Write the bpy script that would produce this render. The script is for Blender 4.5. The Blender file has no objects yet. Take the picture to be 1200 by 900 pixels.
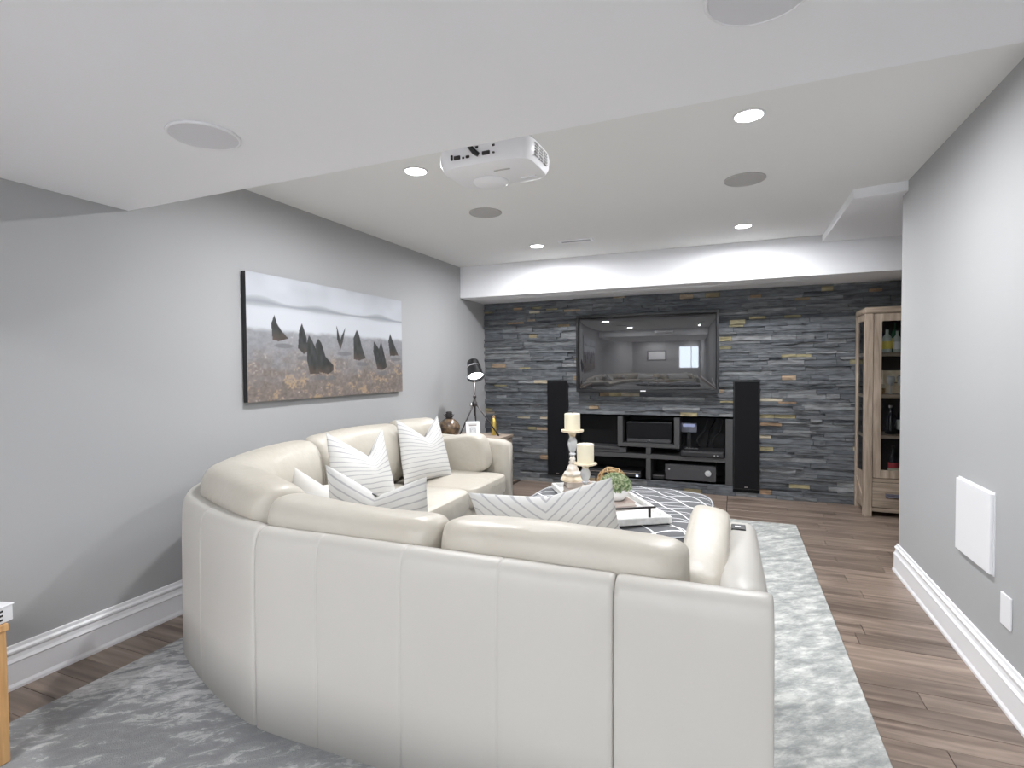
import bpy, bmesh, math, random
import numpy as np
from mathutils import Vector, Matrix
random.seed(7)
PI = math.pi
SC = bpy.context.scene
COL = SC.collection

# ------------------------------------------------------------------ camera
cam_d = bpy.data.cameras.new('camera')
cam = bpy.data.objects.new('camera', cam_d)
COL.objects.link(cam)
cam_d.sensor_width = 36.0
cam_d.lens = 631.0 / 1200.0 * 36.0
cam_d.clip_start = 0.02
YAW, PITCH, ROLL = 0.390, 0.0283, -0.0085
cam.matrix_world = (Matrix.Translation((0, 0, 1.3)) @ Matrix.Rotation(YAW, 4, 'Z')
                    @ Matrix.Rotation(PI / 2 - PITCH, 4, 'X') @ Matrix.Rotation(ROLL, 4, 'Z'))
SC.camera = cam

# ------------------------------------------------------------------ world, exposure
W = bpy.data.worlds.new('daylight')
SC.world = W
W.use_nodes = True
W.node_tree.nodes['Background'].inputs[0].default_value = (0.78, 0.87, 1.0, 1)
W.node_tree.nodes['Background'].inputs[1].default_value = 4.5
vs = SC.view_settings
vs.view_transform = 'Standard'
vs.look = 'None'
vs.gamma = 1.0
vs.use_curve_mapping = False
vs.exposure = 1.06
CAN_POWER = 14.5
REAR_POWER = 21.0
LAMP_POWER = 5.0

# ------------------------------------------------------------------ room numbers
XL, XR = -2.75, 0.965
XR2 = 2.9
YB, YS, YF, YE = 5.23, 5.87, 1.75, 4.03
YREAR = -3.6
ZC, ZS = 2.405, 2.09
ZB = 2.07

# ------------------------------------------------------------------ materials
MATS = {}
def principled(name, col, rough=0.5, metal=0.0, spec=0.5, bump=None, var=None, coat=0.0, ior=None):
    if name in MATS: return MATS[name]
    m = bpy.data.materials.new(name); m.use_nodes = True
    nt = m.node_tree; N = nt.nodes; L = nt.links
    b = N['Principled BSDF']
    b.inputs['Base Color'].default_value = (*col, 1)
    b.inputs['Roughness'].default_value = rough
    b.inputs['Metallic'].default_value = metal
    b.inputs['Specular IOR Level'].default_value = spec
    b.inputs['Coat Weight'].default_value = coat
    if ior: b.inputs['IOR'].default_value = ior
    tc = None
    if bump or var:
        tc = N.new('ShaderNodeTexCoord')
    if var:   # (scale, colour2, detail)
        nz = N.new('ShaderNodeTexNoise'); nz.inputs['Scale'].default_value = var[0]; nz.inputs['Detail'].default_value = var[2]
        L.new(tc.outputs['Object'], nz.inputs['Vector'])
        mx = N.new('ShaderNodeMix'); mx.data_type = 'RGBA'
        mx.inputs[6].default_value = (*col, 1); mx.inputs[7].default_value = (*var[1], 1)
        cr = N.new('ShaderNodeMapRange'); cr.inputs[1].default_value = 0.38; cr.inputs[2].default_value = 0.62
        L.new(nz.outputs['Fac'], cr.inputs[0]); L.new(cr.outputs[0], mx.inputs[0])
        L.new(mx.outputs[2], b.inputs['Base Color'])
    if bump:  # list of (scale, strength, distance)
        prev = None
        for sc, st, di in bump:
            nz = N.new('ShaderNodeTexNoise'); nz.inputs['Scale'].default_value = sc; nz.inputs['Detail'].default_value = 4
            L.new(tc.outputs['Object'], nz.inputs['Vector'])
            bp = N.new('ShaderNodeBump'); bp.inputs['Strength'].default_value = st; bp.inputs['Distance'].default_value = di
            L.new(nz.outputs['Fac'], bp.inputs['Height'])
            if prev: L.new(prev.outputs[0], bp.inputs['Normal'])
            prev = bp
        L.new(prev.outputs[0], b.inputs['Normal'])
    MATS[name] = m
    return m

def emission(name, col, strength):
    m = bpy.data.materials.new(name); m.use_nodes = True
    nt = m.node_tree
    nt.nodes.remove(nt.nodes['Principled BSDF'])
    e = nt.nodes.new('ShaderNodeEmission'); e.inputs[0].default_value = (*col, 1); e.inputs[1].default_value = strength
    nt.links.new(e.outputs[0], nt.nodes['Material Output'].inputs[0])
    return m

def glass_mat(name, col=(1, 1, 1), rough=0.0, thin=True):
    m = bpy.data.materials.new(name); m.use_nodes = True
    nt = m.node_tree; N = nt.nodes; L = nt.links
    N.remove(N['Principled BSDF'])
    if thin:
        t = N.new('ShaderNodeBsdfTransparent'); t.inputs[0].default_value = (*col, 1)
        g = N.new('ShaderNodeBsdfGlossy'); g.inputs['Roughness'].default_value = 0.02
        f = N.new('ShaderNodeFresnel'); f.inputs[0].default_value = 1.45
        mx = N.new('ShaderNodeMixShader')
        L.new(f.outputs[0], mx.inputs[0]); L.new(t.outputs[0], mx.inputs[1]); L.new(g.outputs[0], mx.inputs[2])
        L.new(mx.outputs[0], N['Material Output'].inputs[0])
    else:
        g = N.new('ShaderNodeBsdfGlass'); g.inputs[0].default_value = (*col, 1); g.inputs['Roughness'].default_value = rough
        L.new(g.outputs[0], N['Material Output'].inputs[0])
    return m

def wood_mat(name, c1, c2, axis=0, rough=0.55, scale=1.0, per_object=0.0, spec=0.4):
    m = bpy.data.materials.new(name); m.use_nodes = True
    nt = m.node_tree; N = nt.nodes; L = nt.links
    b = N['Principled BSDF']; b.inputs['Roughness'].default_value = rough; b.inputs['Specular IOR Level'].default_value = spec
    geo = N.new('ShaderNodeNewGeometry'); oi = N.new('ShaderNodeObjectInfo')
    off = N.new('ShaderNodeVectorMath'); off.operation = 'SCALE'; off.inputs[0].default_value = (13.1, 7.7, 5.3)
    L.new(oi.outputs['Random'], off.inputs['Scale'])
    add = N.new('ShaderNodeVectorMath'); add.operation = 'ADD'
    L.new(geo.outputs['Position'], add.inputs[0]); L.new(off.outputs[0], add.inputs[1])
    mp = N.new('ShaderNodeMapping')
    s = [14 * scale] * 3; s[axis] = 1.3 * scale
    mp.inputs['Scale'].default_value = s
    L.new(add.outputs[0], mp.inputs[0])
    nz = N.new('ShaderNodeTexNoise'); nz.inputs['Scale'].default_value = 1.0; nz.inputs['Detail'].default_value = 7; nz.inputs['Distortion'].default_value = 1.2
    L.new(mp.outputs[0], nz.inputs['Vector'])
    cr = N.new('ShaderNodeValToRGB')
    cr.color_ramp.elements[0].position = 0.30; cr.color_ramp.elements[0].color = (*c1, 1)
    cr.color_ramp.elements[1].position = 0.68; cr.color_ramp.elements[1].color = (*c2, 1)
    L.new(nz.outputs['Fac'], cr.inputs[0])
    # knots / long streaks
    mp2 = N.new('ShaderNodeMapping'); s2 = [30 * scale] * 3; s2[axis] = 2.2 * scale; mp2.inputs['Scale'].default_value = s2
    L.new(add.outputs[0], mp2.inputs[0])
    nz2 = N.new('ShaderNodeTexNoise'); nz2.inputs['Scale'].default_value = 1.5; nz2.inputs['Detail'].default_value = 3
    L.new(mp2.outputs[0], nz2.inputs['Vector'])
    mr = N.new('ShaderNodeMapRange'); mr.inputs[1].default_value = 0.3; mr.inputs[2].default_value = 0.7; mr.inputs[3].default_value = 0.80; mr.inputs[4].default_value = 1.12
    L.new(nz2.outputs['Fac'], mr.inputs[0])
    mr3 = N.new('ShaderNodeMapRange'); mr3.inputs[3].default_value = 1 - per_object; mr3.inputs[4].default_value = 1 + per_object
    L.new(oi.outputs['Random'], mr3.inputs[0])
    mu = N.new('ShaderNodeMath'); mu.operation = 'MULTIPLY'
    L.new(mr.outputs[0], mu.inputs[0]); L.new(mr3.outputs[0], mu.inputs[1])
    sc = N.new('ShaderNodeVectorMath'); sc.operation = 'SCALE'
    L.new(cr.outputs[0], sc.inputs[0]); L.new(mu.outputs[0], sc.inputs['Scale'])
    L.new(sc.outputs[0], b.inputs['Base Color'])
    bp = N.new('ShaderNodeBump'); bp.inputs['Strength'].default_value = 0.25; bp.inputs['Distance'].default_value = 0.002
    L.new(nz2.outputs['Fac'], bp.inputs['Height']); L.new(bp.outputs[0], b.inputs['Normal'])
    MATS[name] = m
    return m

M_wall = principled('wall_paint', (0.405, 0.408, 0.414), 0.75, bump=[(220, 0.06, 0.001)])
M_ceil = principled('ceiling_paint', (0.81, 0.81, 0.805), 0.85)
M_soffit = principled('soffit_lit_white', (0.88, 0.885, 0.91), 0.8)  # brighter, bluer copy of the ceiling white: stronger light put into the colour
M_trim = principled('trim_paint', (0.86, 0.86, 0.88), 0.35)
M_white = principled('white_plastic', (0.83, 0.83, 0.85), 0.35)
M_leather = principled('cream_leather', (0.515, 0.483, 0.425), 0.42, spec=0.45,
                       bump=[(8, 0.55, 0.016), (26, 0.22, 0.005), (380, 0.12, 0.0008)], var=(2.5, (0.495, 0.458, 0.395), 2))
M_leather_back = principled('cream_leather_back', (0.505, 0.486, 0.452), 0.44, spec=0.45,
                       bump=[(3.0, 0.35, 0.014), (380, 0.12, 0.0008)], var=(1.8, (0.49, 0.47, 0.435), 2))
M_seam = principled('leather_seam', (0.45, 0.41, 0.34), 0.7)
M_black = principled('black_satin', (0.007, 0.007, 0.008), 0.35)
M_blackmat = principled('black_fabric', (0.010, 0.010, 0.0115), 0.9, spec=0.15, bump=[(900, 0.4, 0.0006)])
M_shelf = principled('charcoal_shelf', (0.055, 0.055, 0.057), 0.5)
M_dark = principled('niche_interior', (0.018, 0.018, 0.020), 0.7)
M_chrome = principled('chrome', (0.8, 0.8, 0.82), 0.12, metal=1.0)
M_steel = principled('brushed_steel', (0.45, 0.45, 0.47), 0.35, metal=1.0)
M_screen = principled('television_glass', (0.022, 0.022, 0.025), 0.03, spec=0.7, coat=0.6, ior=1.75)
M_grille = principled('speaker_grille', (0.70, 0.70, 0.73), 0.9, bump=[(700, 0.5, 0.0008)])
M_grille2 = principled('speaker_grille_grey', (0.47, 0.46, 0.455), 0.9, bump=[(700, 0.5, 0.0008)])
M_wax = principled('cream_wax', (0.78, 0.72, 0.56), 0.5, spec=0.3)
M_wash = principled('whitewashed_wood', (0.78, 0.75, 0.71), 0.6, var=(30, (0.62, 0.54, 0.44), 4))
M_rawwood = principled('pale_raw_wood', (0.66, 0.54, 0.38), 0.6, var=(25, (0.75, 0.66, 0.52), 4))
M_paper = principled('paper_pages', (0.66, 0.60, 0.55), 0.8)
M_bookgrey = principled('grey_book_cloth', (0.35, 0.31, 0.30), 0.7)
M_bookcream = principled('cream_book_cloth', (0.42, 0.34, 0.30), 0.7)
M_pot = principled('white_ceramic', (0.86, 0.86, 0.86), 0.25)
M_green = principled('succulent_green', (0.16, 0.25, 0.11), 0.7, var=(55, (0.50, 0.54, 0.36), 2))
M_rattan = principled('brown_rattan', (0.33, 0.20, 0.09), 0.6, var=(60, (0.50, 0.36, 0.18), 2))
M_bronze = principled('bronze_vase_glaze', (0.075, 0.055, 0.045), 0.25, metal=0.2, var=(26, (0.22, 0.15, 0.09), 5))
M_gold = principled('gold_glass', (0.55, 0.40, 0.10), 0.25, metal=0.5)
M_iron = principled('dark_iron', (0.05, 0.045, 0.045), 0.45, metal=0.6)
M_traywhite = principled('tray_white_wood', (0.80, 0.80, 0.79), 0.5, var=(30, (0.70, 0.70, 0.69), 4))
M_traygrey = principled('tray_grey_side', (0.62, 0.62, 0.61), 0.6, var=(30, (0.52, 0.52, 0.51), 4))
M_canvasside = principled('canvas_black_side', (0.02, 0.02, 0.022), 0.6)
M_cab = wood_mat('weathered_cabinet_wood', (0.24, 0.185, 0.14), (0.44, 0.355, 0.28), axis=2, rough=0.7, scale=1.4, per_object=0.10)
M_cabx = wood_mat('weathered_cabinet_wood_rail', (0.24, 0.185, 0.14), (0.44, 0.355, 0.28), axis=0, rough=0.7, scale=1.4, per_object=0.10)
M_table = wood_mat('grey_brown_table_wood', (0.19, 0.15, 0.12), (0.33, 0.27, 0.22), axis=0, rough=0.6, scale=1.3)
M_orange = wood_mat('honey_wood', (0.55, 0.30, 0.12), (0.72, 0.44, 0.20), axis=2, rough=0.5, scale=1.2)
M_floor = wood_mat('walnut_floor_boards', (0.125, 0.090, 0.070), (0.310, 0.240, 0.195), axis=0, rough=0.33, scale=1.0, per_object=0.22, spec=0.45)
M_floorbase = principled('floor_base', (0.04, 0.027, 0.02), 0.8)
M_glassthin = glass_mat('clear_pane', (0.97, 0.98, 0.98))
M_crystal = principled('crystal_glass', (0.90, 0.91, 0.93), 0.05, spec=0.9)
M_crystal.node_tree.nodes['Principled BSDF'].inputs['Transmission Weight'].default_value = 0.45

# stone
def stone_mat(name, ramp, rough=0.75):
    m = bpy.data.materials.new(name); m.use_nodes = True
    nt = m.node_tree; N = nt.nodes; L = nt.links
    b = N['Principled BSDF']; b.inputs['Roughness'].default_value = rough; b.inputs['Specular IOR Level'].default_value = 0.35
    geo = N.new('ShaderNodeNewGeometry'); oi = N.new('ShaderNodeObjectInfo')
    ad = N.new('ShaderNodeMath'); ad.operation = 'ADD'; L.new(oi.outputs['Random'], ad.inputs[0]); L.new(geo.outputs['Random Per Island'], ad.inputs[1])
    fr = N.new('ShaderNodeMath'); fr.operation = 'FRACT'; L.new(ad.outputs[0], fr.inputs[0])
    cr = N.new('ShaderNodeValToRGB'); els = cr.color_ramp.elements
    els[0].position = ramp[0][0]; els[0].color = (*ramp[0][1], 1)
    els[1].position = ramp[-1][0]; els[1].color = (*ramp[-1][1], 1)
    for p, c in ramp[1:-1]:
        e = els.new(p); e.color = (*c, 1)
    L.new(fr.outputs[0], cr.inputs[0])
    mp = N.new('ShaderNodeMapping'); mp.inputs['Scale'].default_value = (7, 7, 38); L.new(geo.outputs['Position'], mp.inputs[0])
    nz = N.new('ShaderNodeTexNoise'); nz.inputs['Scale'].default_value = 1.0; nz.inputs['Detail'].default_value = 6; nz.inputs['Distortion'].default_value = 0.8
    L.new(mp.outputs[0], nz.inputs['Vector'])
    mr = N.new('ShaderNodeMapRange'); mr.inputs[1].default_value = 0.3; mr.inputs[2].default_value = 0.72; mr.inputs[3].default_value = 0.62; mr.inputs[4].default_value = 1.55
    L.new(nz.outputs['Fac'], mr.inputs[0])
    sc = N.new('ShaderNodeVectorMath'); sc.operation = 'SCALE'; L.new(cr.outputs[0], sc.inputs[0]); L.new(mr.outputs[0], sc.inputs['Scale'])
    L.new(sc.outputs[0], b.inputs['Base Color'])
    bp = N.new('ShaderNodeBump'); bp.inputs['Strength'].default_value = 0.8; bp.inputs['Distance'].default_value = 0.012
    L.new(nz.outputs['Fac'], bp.inputs['Height']); L.new(bp.outputs[0], b.inputs['Normal'])
    return m
M_slate = stone_mat('slate', [(0.0, (0.085, 0.093, 0.105)), (0.35, (0.132, 0.141, 0.152)), (0.65, (0.105, 0.112, 0.120)), (0.85, (0.215, 0.222, 0.228)), (1.0, (0.092, 0.098, 0.107))])
M_tan = stone_mat('tan_slate', [(0.0, (0.34, 0.29, 0.17)), (0.4, (0.20, 0.185, 0.115)), (0.7, (0.30, 0.20, 0.13)), (1.0, (0.42, 0.38, 0.30))])
M_grout = principled('stone_backing', (0.02, 0.022, 0.025), 0.9)

# rug
def rug_material():
    m = bpy.data.materials.new('abstract_rug'); m.use_nodes = True
    nt = m.node_tree; N = nt.nodes; L = nt.links
    b = N['Principled BSDF']; b.inputs['Roughness'].default_value = 0.95; b.inputs['Specular IOR Level'].default_value = 0.1
    geo = N.new('ShaderNodeNewGeometry')
    mp = N.new('ShaderNodeMapping'); mp.vector_type = 'TEXTURE'
    mp.inputs['Rotation'].default_value = (0, 0, math.radians(38)); mp.inputs['Scale'].default_value = (2.3, 1.0, 1.0)
    L.new(geo.outputs['Position'], mp.inputs[0])
    n1 = N.new('ShaderNodeTexNoise'); n1.inputs['Scale'].default_value = 22; n1.inputs['Detail'].default_value = 9; n1.inputs['Roughness'].default_value = 0.74; n1.inputs['Distortion'].default_value = 0.6
    n2 = N.new('ShaderNodeTexNoise'); n2.inputs['Scale'].default_value = 1.5; n2.inputs['Detail'].default_value = 2
    n3 = N.new('ShaderNodeTexNoise'); n3.inputs['Scale'].default_value = 15; n3.inputs['Detail'].default_value = 9; n3.inputs['Roughness'].default_value = 0.7
    for n in (n1, n2, n3): L.new(mp.outputs[0], n.inputs['Vector'])
    a = N.new('ShaderNodeMath'); a.operation = 'MULTIPLY_ADD'; a.inputs[1].default_value = 0.75; L.new(n2.outputs['Fac'], a.inputs[0]); L.new(n1.outputs['Fac'], a.inputs[2])
    cr = N.new('ShaderNodeValToRGB'); cr.color_ramp.interpolation = 'LINEAR'
    e = cr.color_ramp.elements
    e[0].position = 0.72; e[0].color = (0.26, 0.265, 0.275, 1)
    e[1].position = 1.0; e[1].color = (0.62, 0.62, 0.62, 1)
    for p, c in ((0.84, (0.30, 0.305, 0.31)), (0.875, (0.33, 0.335, 0.34)), (0.905, (0.47, 0.475, 0.48)), (0.965, (0.50, 0.50, 0.50))):
        q = e.new(p); q.color = (*c, 1)
    L.new(a.outputs[0], cr.inputs[0])
    # paler, greener right half against bluer grey left: light put into the rug colour
    sx = N.new('ShaderNodeSeparateXYZ'); L.new(geo.outputs['Position'], sx.inputs[0])
    mr = N.new('ShaderNodeMapRange'); mr.inputs[1].default_value = -1.6; mr.inputs[2].default_value = 0.1
    L.new(sx.outputs[0], mr.inputs[0])
    cr2 = N.new('ShaderNodeValToRGB'); e = cr2.color_ramp.elements
    e[0].position = 0.42; e[0].color = (0.30, 0.312, 0.305, 1); e[1].position = 0.60; e[1].color = (0.66, 0.67, 0.64, 1)
    q = e.new(0.5); q.color = (0.42, 0.432, 0.42, 1)
    mm = N.new('ShaderNodeMath'); mm.operation = 'MULTIPLY_ADD'; mm.inputs[1].default_value = 0.6
    hf = N.new('ShaderNodeMath'); hf.operation = 'MULTIPLY'; hf.inputs[1].default_value = 0.4; L.new(n1.outputs['Fac'], hf.inputs[0])
    L.new(n3.outputs['Fac'], mm.inputs[0]); L.new(hf.outputs[0], mm.inputs[2]); L.new(mm.outputs[0], cr2.inputs[0])
    mx = N.new('ShaderNodeMix'); mx.data_type = 'RGBA'
    L.new(mr.outputs[0], mx.inputs[0]); L.new(cr.outputs[0], mx.inputs[6]); L.new(cr2.outputs[0], mx.inputs[7])
    L.new(mx.outputs[2], b.inputs['Base Color'])
    bn = N.new('ShaderNodeTexNoise'); bn.inputs['Scale'].default_value = 260; L.new(geo.outputs['Position'], bn.inputs['Vector'])
    bp = N.new('ShaderNodeBump'); bp.inputs['Strength'].default_value = 0.5; bp.inputs['Distance'].default_value = 0.004
    L.new(bn.outputs['Fac'], bp.inputs['Height']); L.new(bp.outputs[0], b.inputs['Normal'])
    return m
M_rug = rug_material()

# math helper for shader graphs
def mnode(nt, op, a, b=None, c=None):
    n = nt.nodes.new('ShaderNodeMath'); n.operation = op
    for i, v in enumerate((a, b, c)):
        if v is None: continue
        if isinstance(v, (int, float)): n.inputs[i].default_value = v
        else: nt.links.new(v, n.inputs[i])
    return n.outputs[0]

def ottoman_material():
    m = bpy.data.materials.new('ottoman_fabric'); m.use_nodes = True
    nt = m.node_tree; N = nt.nodes; L = nt.links
    b = N['Principled BSDF']; b.inputs['Roughness'].default_value = 0.9; b.inputs['Specular IOR Level'].default_value = 0.2
    uv = N.new('ShaderNodeUVMap'); sx = N.new('ShaderNodeSeparateXYZ'); L.new(uv.outputs[0], sx.inputs[0])
    u, v = sx.outputs[0], sx.outputs[1]
    def lines(a1, a2, period, amp, freq, ph, width):
        t = mnode(nt, 'ADD', mnode(nt, 'MULTIPLY', u, a1), mnode(nt, 'MULTIPLY', v, a2))
        w = mnode(nt, 'ADD', mnode(nt, 'MULTIPLY', u, -a2), mnode(nt, 'MULTIPLY', v, a1))
        wob = mnode(nt, 'MULTIPLY', mnode(nt, 'SINE', mnode(nt, 'MULTIPLY_ADD', w, freq, ph)), amp)
        t = mnode(nt, 'MULTIPLY', mnode(nt, 'ADD', t, wob), 1.0 / period)
        f = mnode(nt, 'ABSOLUTE', mnode(nt, 'SUBTRACT', mnode(nt, 'FRACT', t), 0.5))
        return mnode(nt, 'LESS_THAN', f, width)
    l1 = lines(0.80, 0.60, 0.155, 0.008, 22, 0.3, 0.032)
    l2 = lines(-0.45, 0.89, 0.140, 0.009, 19, 1.1, 0.032)
    l3 = lines(0.16, 0.98, 0.150, 0.024, 21, 2.0, 0.026)
    mxv = mnode(nt, 'MAXIMUM', mnode(nt, 'MAXIMUM', l1, l2), l3)
    mx = N.new('ShaderNodeMix'); mx.data_type = 'RGBA'
    mx.inputs[6].default_value = (0.135, 0.138, 0.145, 1); mx.inputs[7].default_value = (0.72, 0.73, 0.74, 1)
    L.new(mxv, mx.inputs[0]); L.new(mx.outputs[2], b.inputs['Base Color'])
    return m
M_ott = ottoman_material()

def pillow_material(name, period, width, line, base=(0.86, 0.85, 0.83), dots=False):
    m = bpy.data.materials.new(name); m.use_nodes = True
    nt = m.node_tree; N = nt.nodes; L = nt.links
    b = N['Principled BSDF']; b.inputs['Roughness'].default_value = 0.95; b.inputs['Specular IOR Level'].default_value = 0.1
    uv = N.new('ShaderNodeUVMap'); sx = N.new('ShaderNodeSeparateXYZ'); L.new(uv.outputs[0], sx.inputs[0])
    u, v = sx.outputs[0], sx.outputs[1]
    nz = N.new('ShaderNodeTexNoise'); nz.inputs['Scale'].default_value = 4.0; L.new(uv.outputs[0], nz.inputs['Vector'])
    t = mnode(nt, 'MULTIPLY', mnode(nt, 'MULTIPLY_ADD', nz.outputs['Fac'], 0.03, v), 1.0 / period)
    f = mnode(nt, 'ABSOLUTE', mnode(nt, 'SUBTRACT', mnode(nt, 'FRACT', t), 0.5))
    n2 = N.new('ShaderNodeTexNoise'); n2.inputs['Scale'].default_value = 1.0; n2.inputs['Detail'].default_value = 3
    mp = N.new('ShaderNodeMapping'); mp.inputs['Scale'].default_value = (9, 60, 1); L.new(uv.outputs[0], mp.inputs[0]); L.new(mp.outputs[0], n2.inputs['Vector'])
    w = mnode(nt, 'MULTIPLY', n2.outputs['Fac'], width * 2)
    k = mnode(nt, 'LESS_THAN', f, w)
    mx = N.new('ShaderNodeMix'); mx.data_type = 'RGBA'; mx.inputs[6].default_value = (*base, 1); mx.inputs[7].default_value = (*line, 1)
    L.new(k, mx.inputs[0]); L.new(mx.outputs[2], b.inputs['Base Color'])
    bn = N.new('ShaderNodeTexNoise'); bn.inputs['Scale'].default_value = 7; tc = N.new('ShaderNodeTexCoord'); L.new(tc.outputs['Object'], bn.inputs['Vector'])
    bp = N.new('ShaderNodeBump'); bp.inputs['Strength'].default_value = 0.35; bp.inputs['Distance'].default_value = 0.02
    L.new(bn.outputs['Fac'], bp.inputs['Height']); L.new(bp.outputs[0], b.inputs['Normal'])
    return m
M_pil = pillow_material('striped_linen', 0.034, 0.095, (0.42, 0.42, 0.43), base=(0.63, 0.625, 0.61))
M_pil2 = pillow_material('plain_linen', 0.2, 0.015, (0.66, 0.65, 0.64), base=(0.62, 0.605, 0.575))

# ------------------------------------------------------------------ mesh builder
class B:
    def __init__(s): s.bm = bmesh.new()
    def box(s, x0, x1, y0, y1, z0, z1, bev=0.0, seg=2):
        bm = s.bm
        V = [bm.verts.new((x, y, z)) for z in (z0, z1) for y in (y0, y1) for x in (x0, x1)]
        F = [bm.faces.new([V[i] for i in f]) for f in ((0, 2, 3, 1), (4, 5, 7, 6), (0, 1, 5, 4), (2, 6, 7, 3), (0, 4, 6, 2), (1, 3, 7, 5))]
        if bev > 0:
            E = list({e for f in F for e in f.edges})
            bmesh.ops.bevel(bm, geom=E, offset=bev, segments=seg, profile=0.5, affect='EDGES')
        return s
    def prism(s, poly, z0, z1, bev=0.0, seg=3):
        bm = s.bm; n = len(poly)
        a = [bm.verts.new((p[0], p[1], z0)) for p in poly]; b = [bm.verts.new((p[0], p[1], z1)) for p in poly]
        F = [bm.faces.new(a[::-1]), bm.faces.new(b)]
        F += [bm.faces.new((a[i], a[(i + 1) % n], b[(i + 1) % n], b[i])) for i in range(n)]
        if bev > 0:
            E = list({e for f in F for e in f.edges})
            bmesh.ops.bevel(bm, geom=E, offset=bev, segments=seg, profile=0.5, affect='EDGES')
        return s
    def loft(s, rings, caps=True, closed_u=True):
        bm = s.bm; R = [[bm.verts.new(p) for p in r] for r in rings]; n = len(R[0])
        for i in range(len(R) - 1):
            for j in range(n if closed_u else n - 1):
                k = (j + 1) % n
                bm.faces.new((R[i][j], R[i][k], R[i + 1][k], R[i + 1][j]))
        if caps:
            bm.faces.new(R[0][::-1]); bm.faces.new(R[-1])
        return s
    def lathe(s, prof, c=(0, 0, 0), n=24, M=None):
        rings = []
        for r, z in prof:
            rings.append([Vector((max(r, 1e-4) * math.cos(2 * PI * k / n), max(r, 1e-4) * math.sin(2 * PI * k / n), z)) for k in range(n)])
        if M is not None: rings = [[M @ p for p in r] for r in rings]
        rings = [[p + Vector(c) for p in r] for r in rings]
        return s.loft(rings)
    def tube(s, pts, r, n=8):
        P = [Vector(p) for p in pts]; rings = []
        up = None
        for i, p in enumerate(P):
            d = (P[min(i + 1, len(P) - 1)] - P[max(i - 1, 0)]).normalized()
            if up is None:
                up = Vector((0, 0, 1)) if abs(d.z) < 0.9 else Vector((1, 0, 0))
            a = d.cross(up)
            if a.length < 1e-4: a = d.cross(Vector((0, 1, 0)))
            a.normalize(); b = a.cross(d).normalized(); up = b
            rr = r[i] if isinstance(r, (list, tuple)) else r
            rings.append([p + a * rr * math.cos(2 * PI * k / n) + b * rr * math.sin(2 * PI * k / n) for k in range(n)])
        return s.loft(rings)
    def obj(s, name, mat, parent=None, smooth=False, loc=None, rot=None):
        bmesh.ops.recalc_face_normals(s.bm, faces=s.bm.faces[:])
        me = bpy.data.meshes.new(name); s.bm.to_mesh(me); s.bm.free()
        me.materials.append(mat)
        if smooth:
            me.shade_smooth()
            if smooth is not True:
                me.set_sharp_from_angle(angle=smooth)
        o = bpy.data.objects.new(name, me); COL.objects.link(o)
        if parent is not None:
            o.parent = parent
            if loc is None and not parent.get('_local'):
                # built in world coordinates: shift the mesh to the parent's frame
                me.transform(Matrix.Translation(-WORLDLOC.get(parent.name, Vector((0, 0, 0)))))
                WORLDLOC[o.name] = WORLDLOC.get(parent.name, Vector((0, 0, 0)))
        if loc is not None: o.location = loc
        if rot is not None: o.rotation_euler = rot
        return o
WORLDLOC = {}
SA = math.radians(35)

def tag(o, label, cat, group=None, kind=None):
    o['label'] = label; o['category'] = cat
    if group: o['group'] = group
    if kind: o['kind'] = kind
    return o
def thing(name, label, cat, loc=(0, 0, 0), rz=0.0, group=None):
    o = bpy.data.objects.new(name, None); COL.objects.link(o)
    o.empty_display_size = 0.05
    o.location = loc; o.rotation_euler = (0, 0, rz)
    tag(o, label, cat, group)
    return o
def wthing(name, label, cat, loc, group=None):   # parts are built in world coordinates
    o = thing(name, label, cat, loc, 0, group); WORLDLOC[o.name] = Vector(loc); return o
def struct(o): o['kind'] = 'structure'; return o
def copy_tree(o, parent=None):
    c = o.copy(); COL.objects.link(c)
    if parent is not None: c.parent = parent
    for ch in list(o.children): copy_tree(ch, c)
    return c

# ================================================================== STRUCTURE
# floor with its boards
fl = struct(B().box(XL, XR2, YREAR, YS + 0.1, -0.08, -0.012).obj('floor', M_floorbase))
pw = 0.118
meshes = {}
rng = random.Random(11)
y = 0.55; row = 0
plank_n = 0
while y < YS:
    y1 = min(y + pw, YS + 0.02)
    # the strip right of the rug and the strip along the left wall; boards run from wall to wall
    segs = []
    x = XR + 0.0 if y < YE + 0.02 else XR2
    x = x - 0.0
    xr_end = 0.99 if y < YE - 0.12 else XR2 + 0.0
    cur = xr_end - rng.uniform(0.0, 0.5) * 0
    xx = xr_end
    first = True
    while xx > 0.30:
        ln = rng.choice([0.35, 0.5, 0.7, 0.9, 1.1]) * rng.uniform(0.85, 1.15)
        x0 = xx - ln
        if x0 < 0.35: x0 = -0.05
        segs.append((x0, xx)); xx = x0
    segs.append((XL, -2.35 + rng.uniform(-0.0, 0.05)))
    for (a, b2) in segs:
        L_ = b2 - a - 0.0022
        h_ = rng.uniform(-0.0006, 0.0006)
        me = B().box(0, L_, 0, (y1 - y) - 0.0020, -0.012, 0, bev=0.0009, seg=1).obj('plank', M_floor, fl, loc=(a + 0.001, y, h_))
        plank_n += 1
    if y < 4.9: pass
    y = y1
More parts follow.
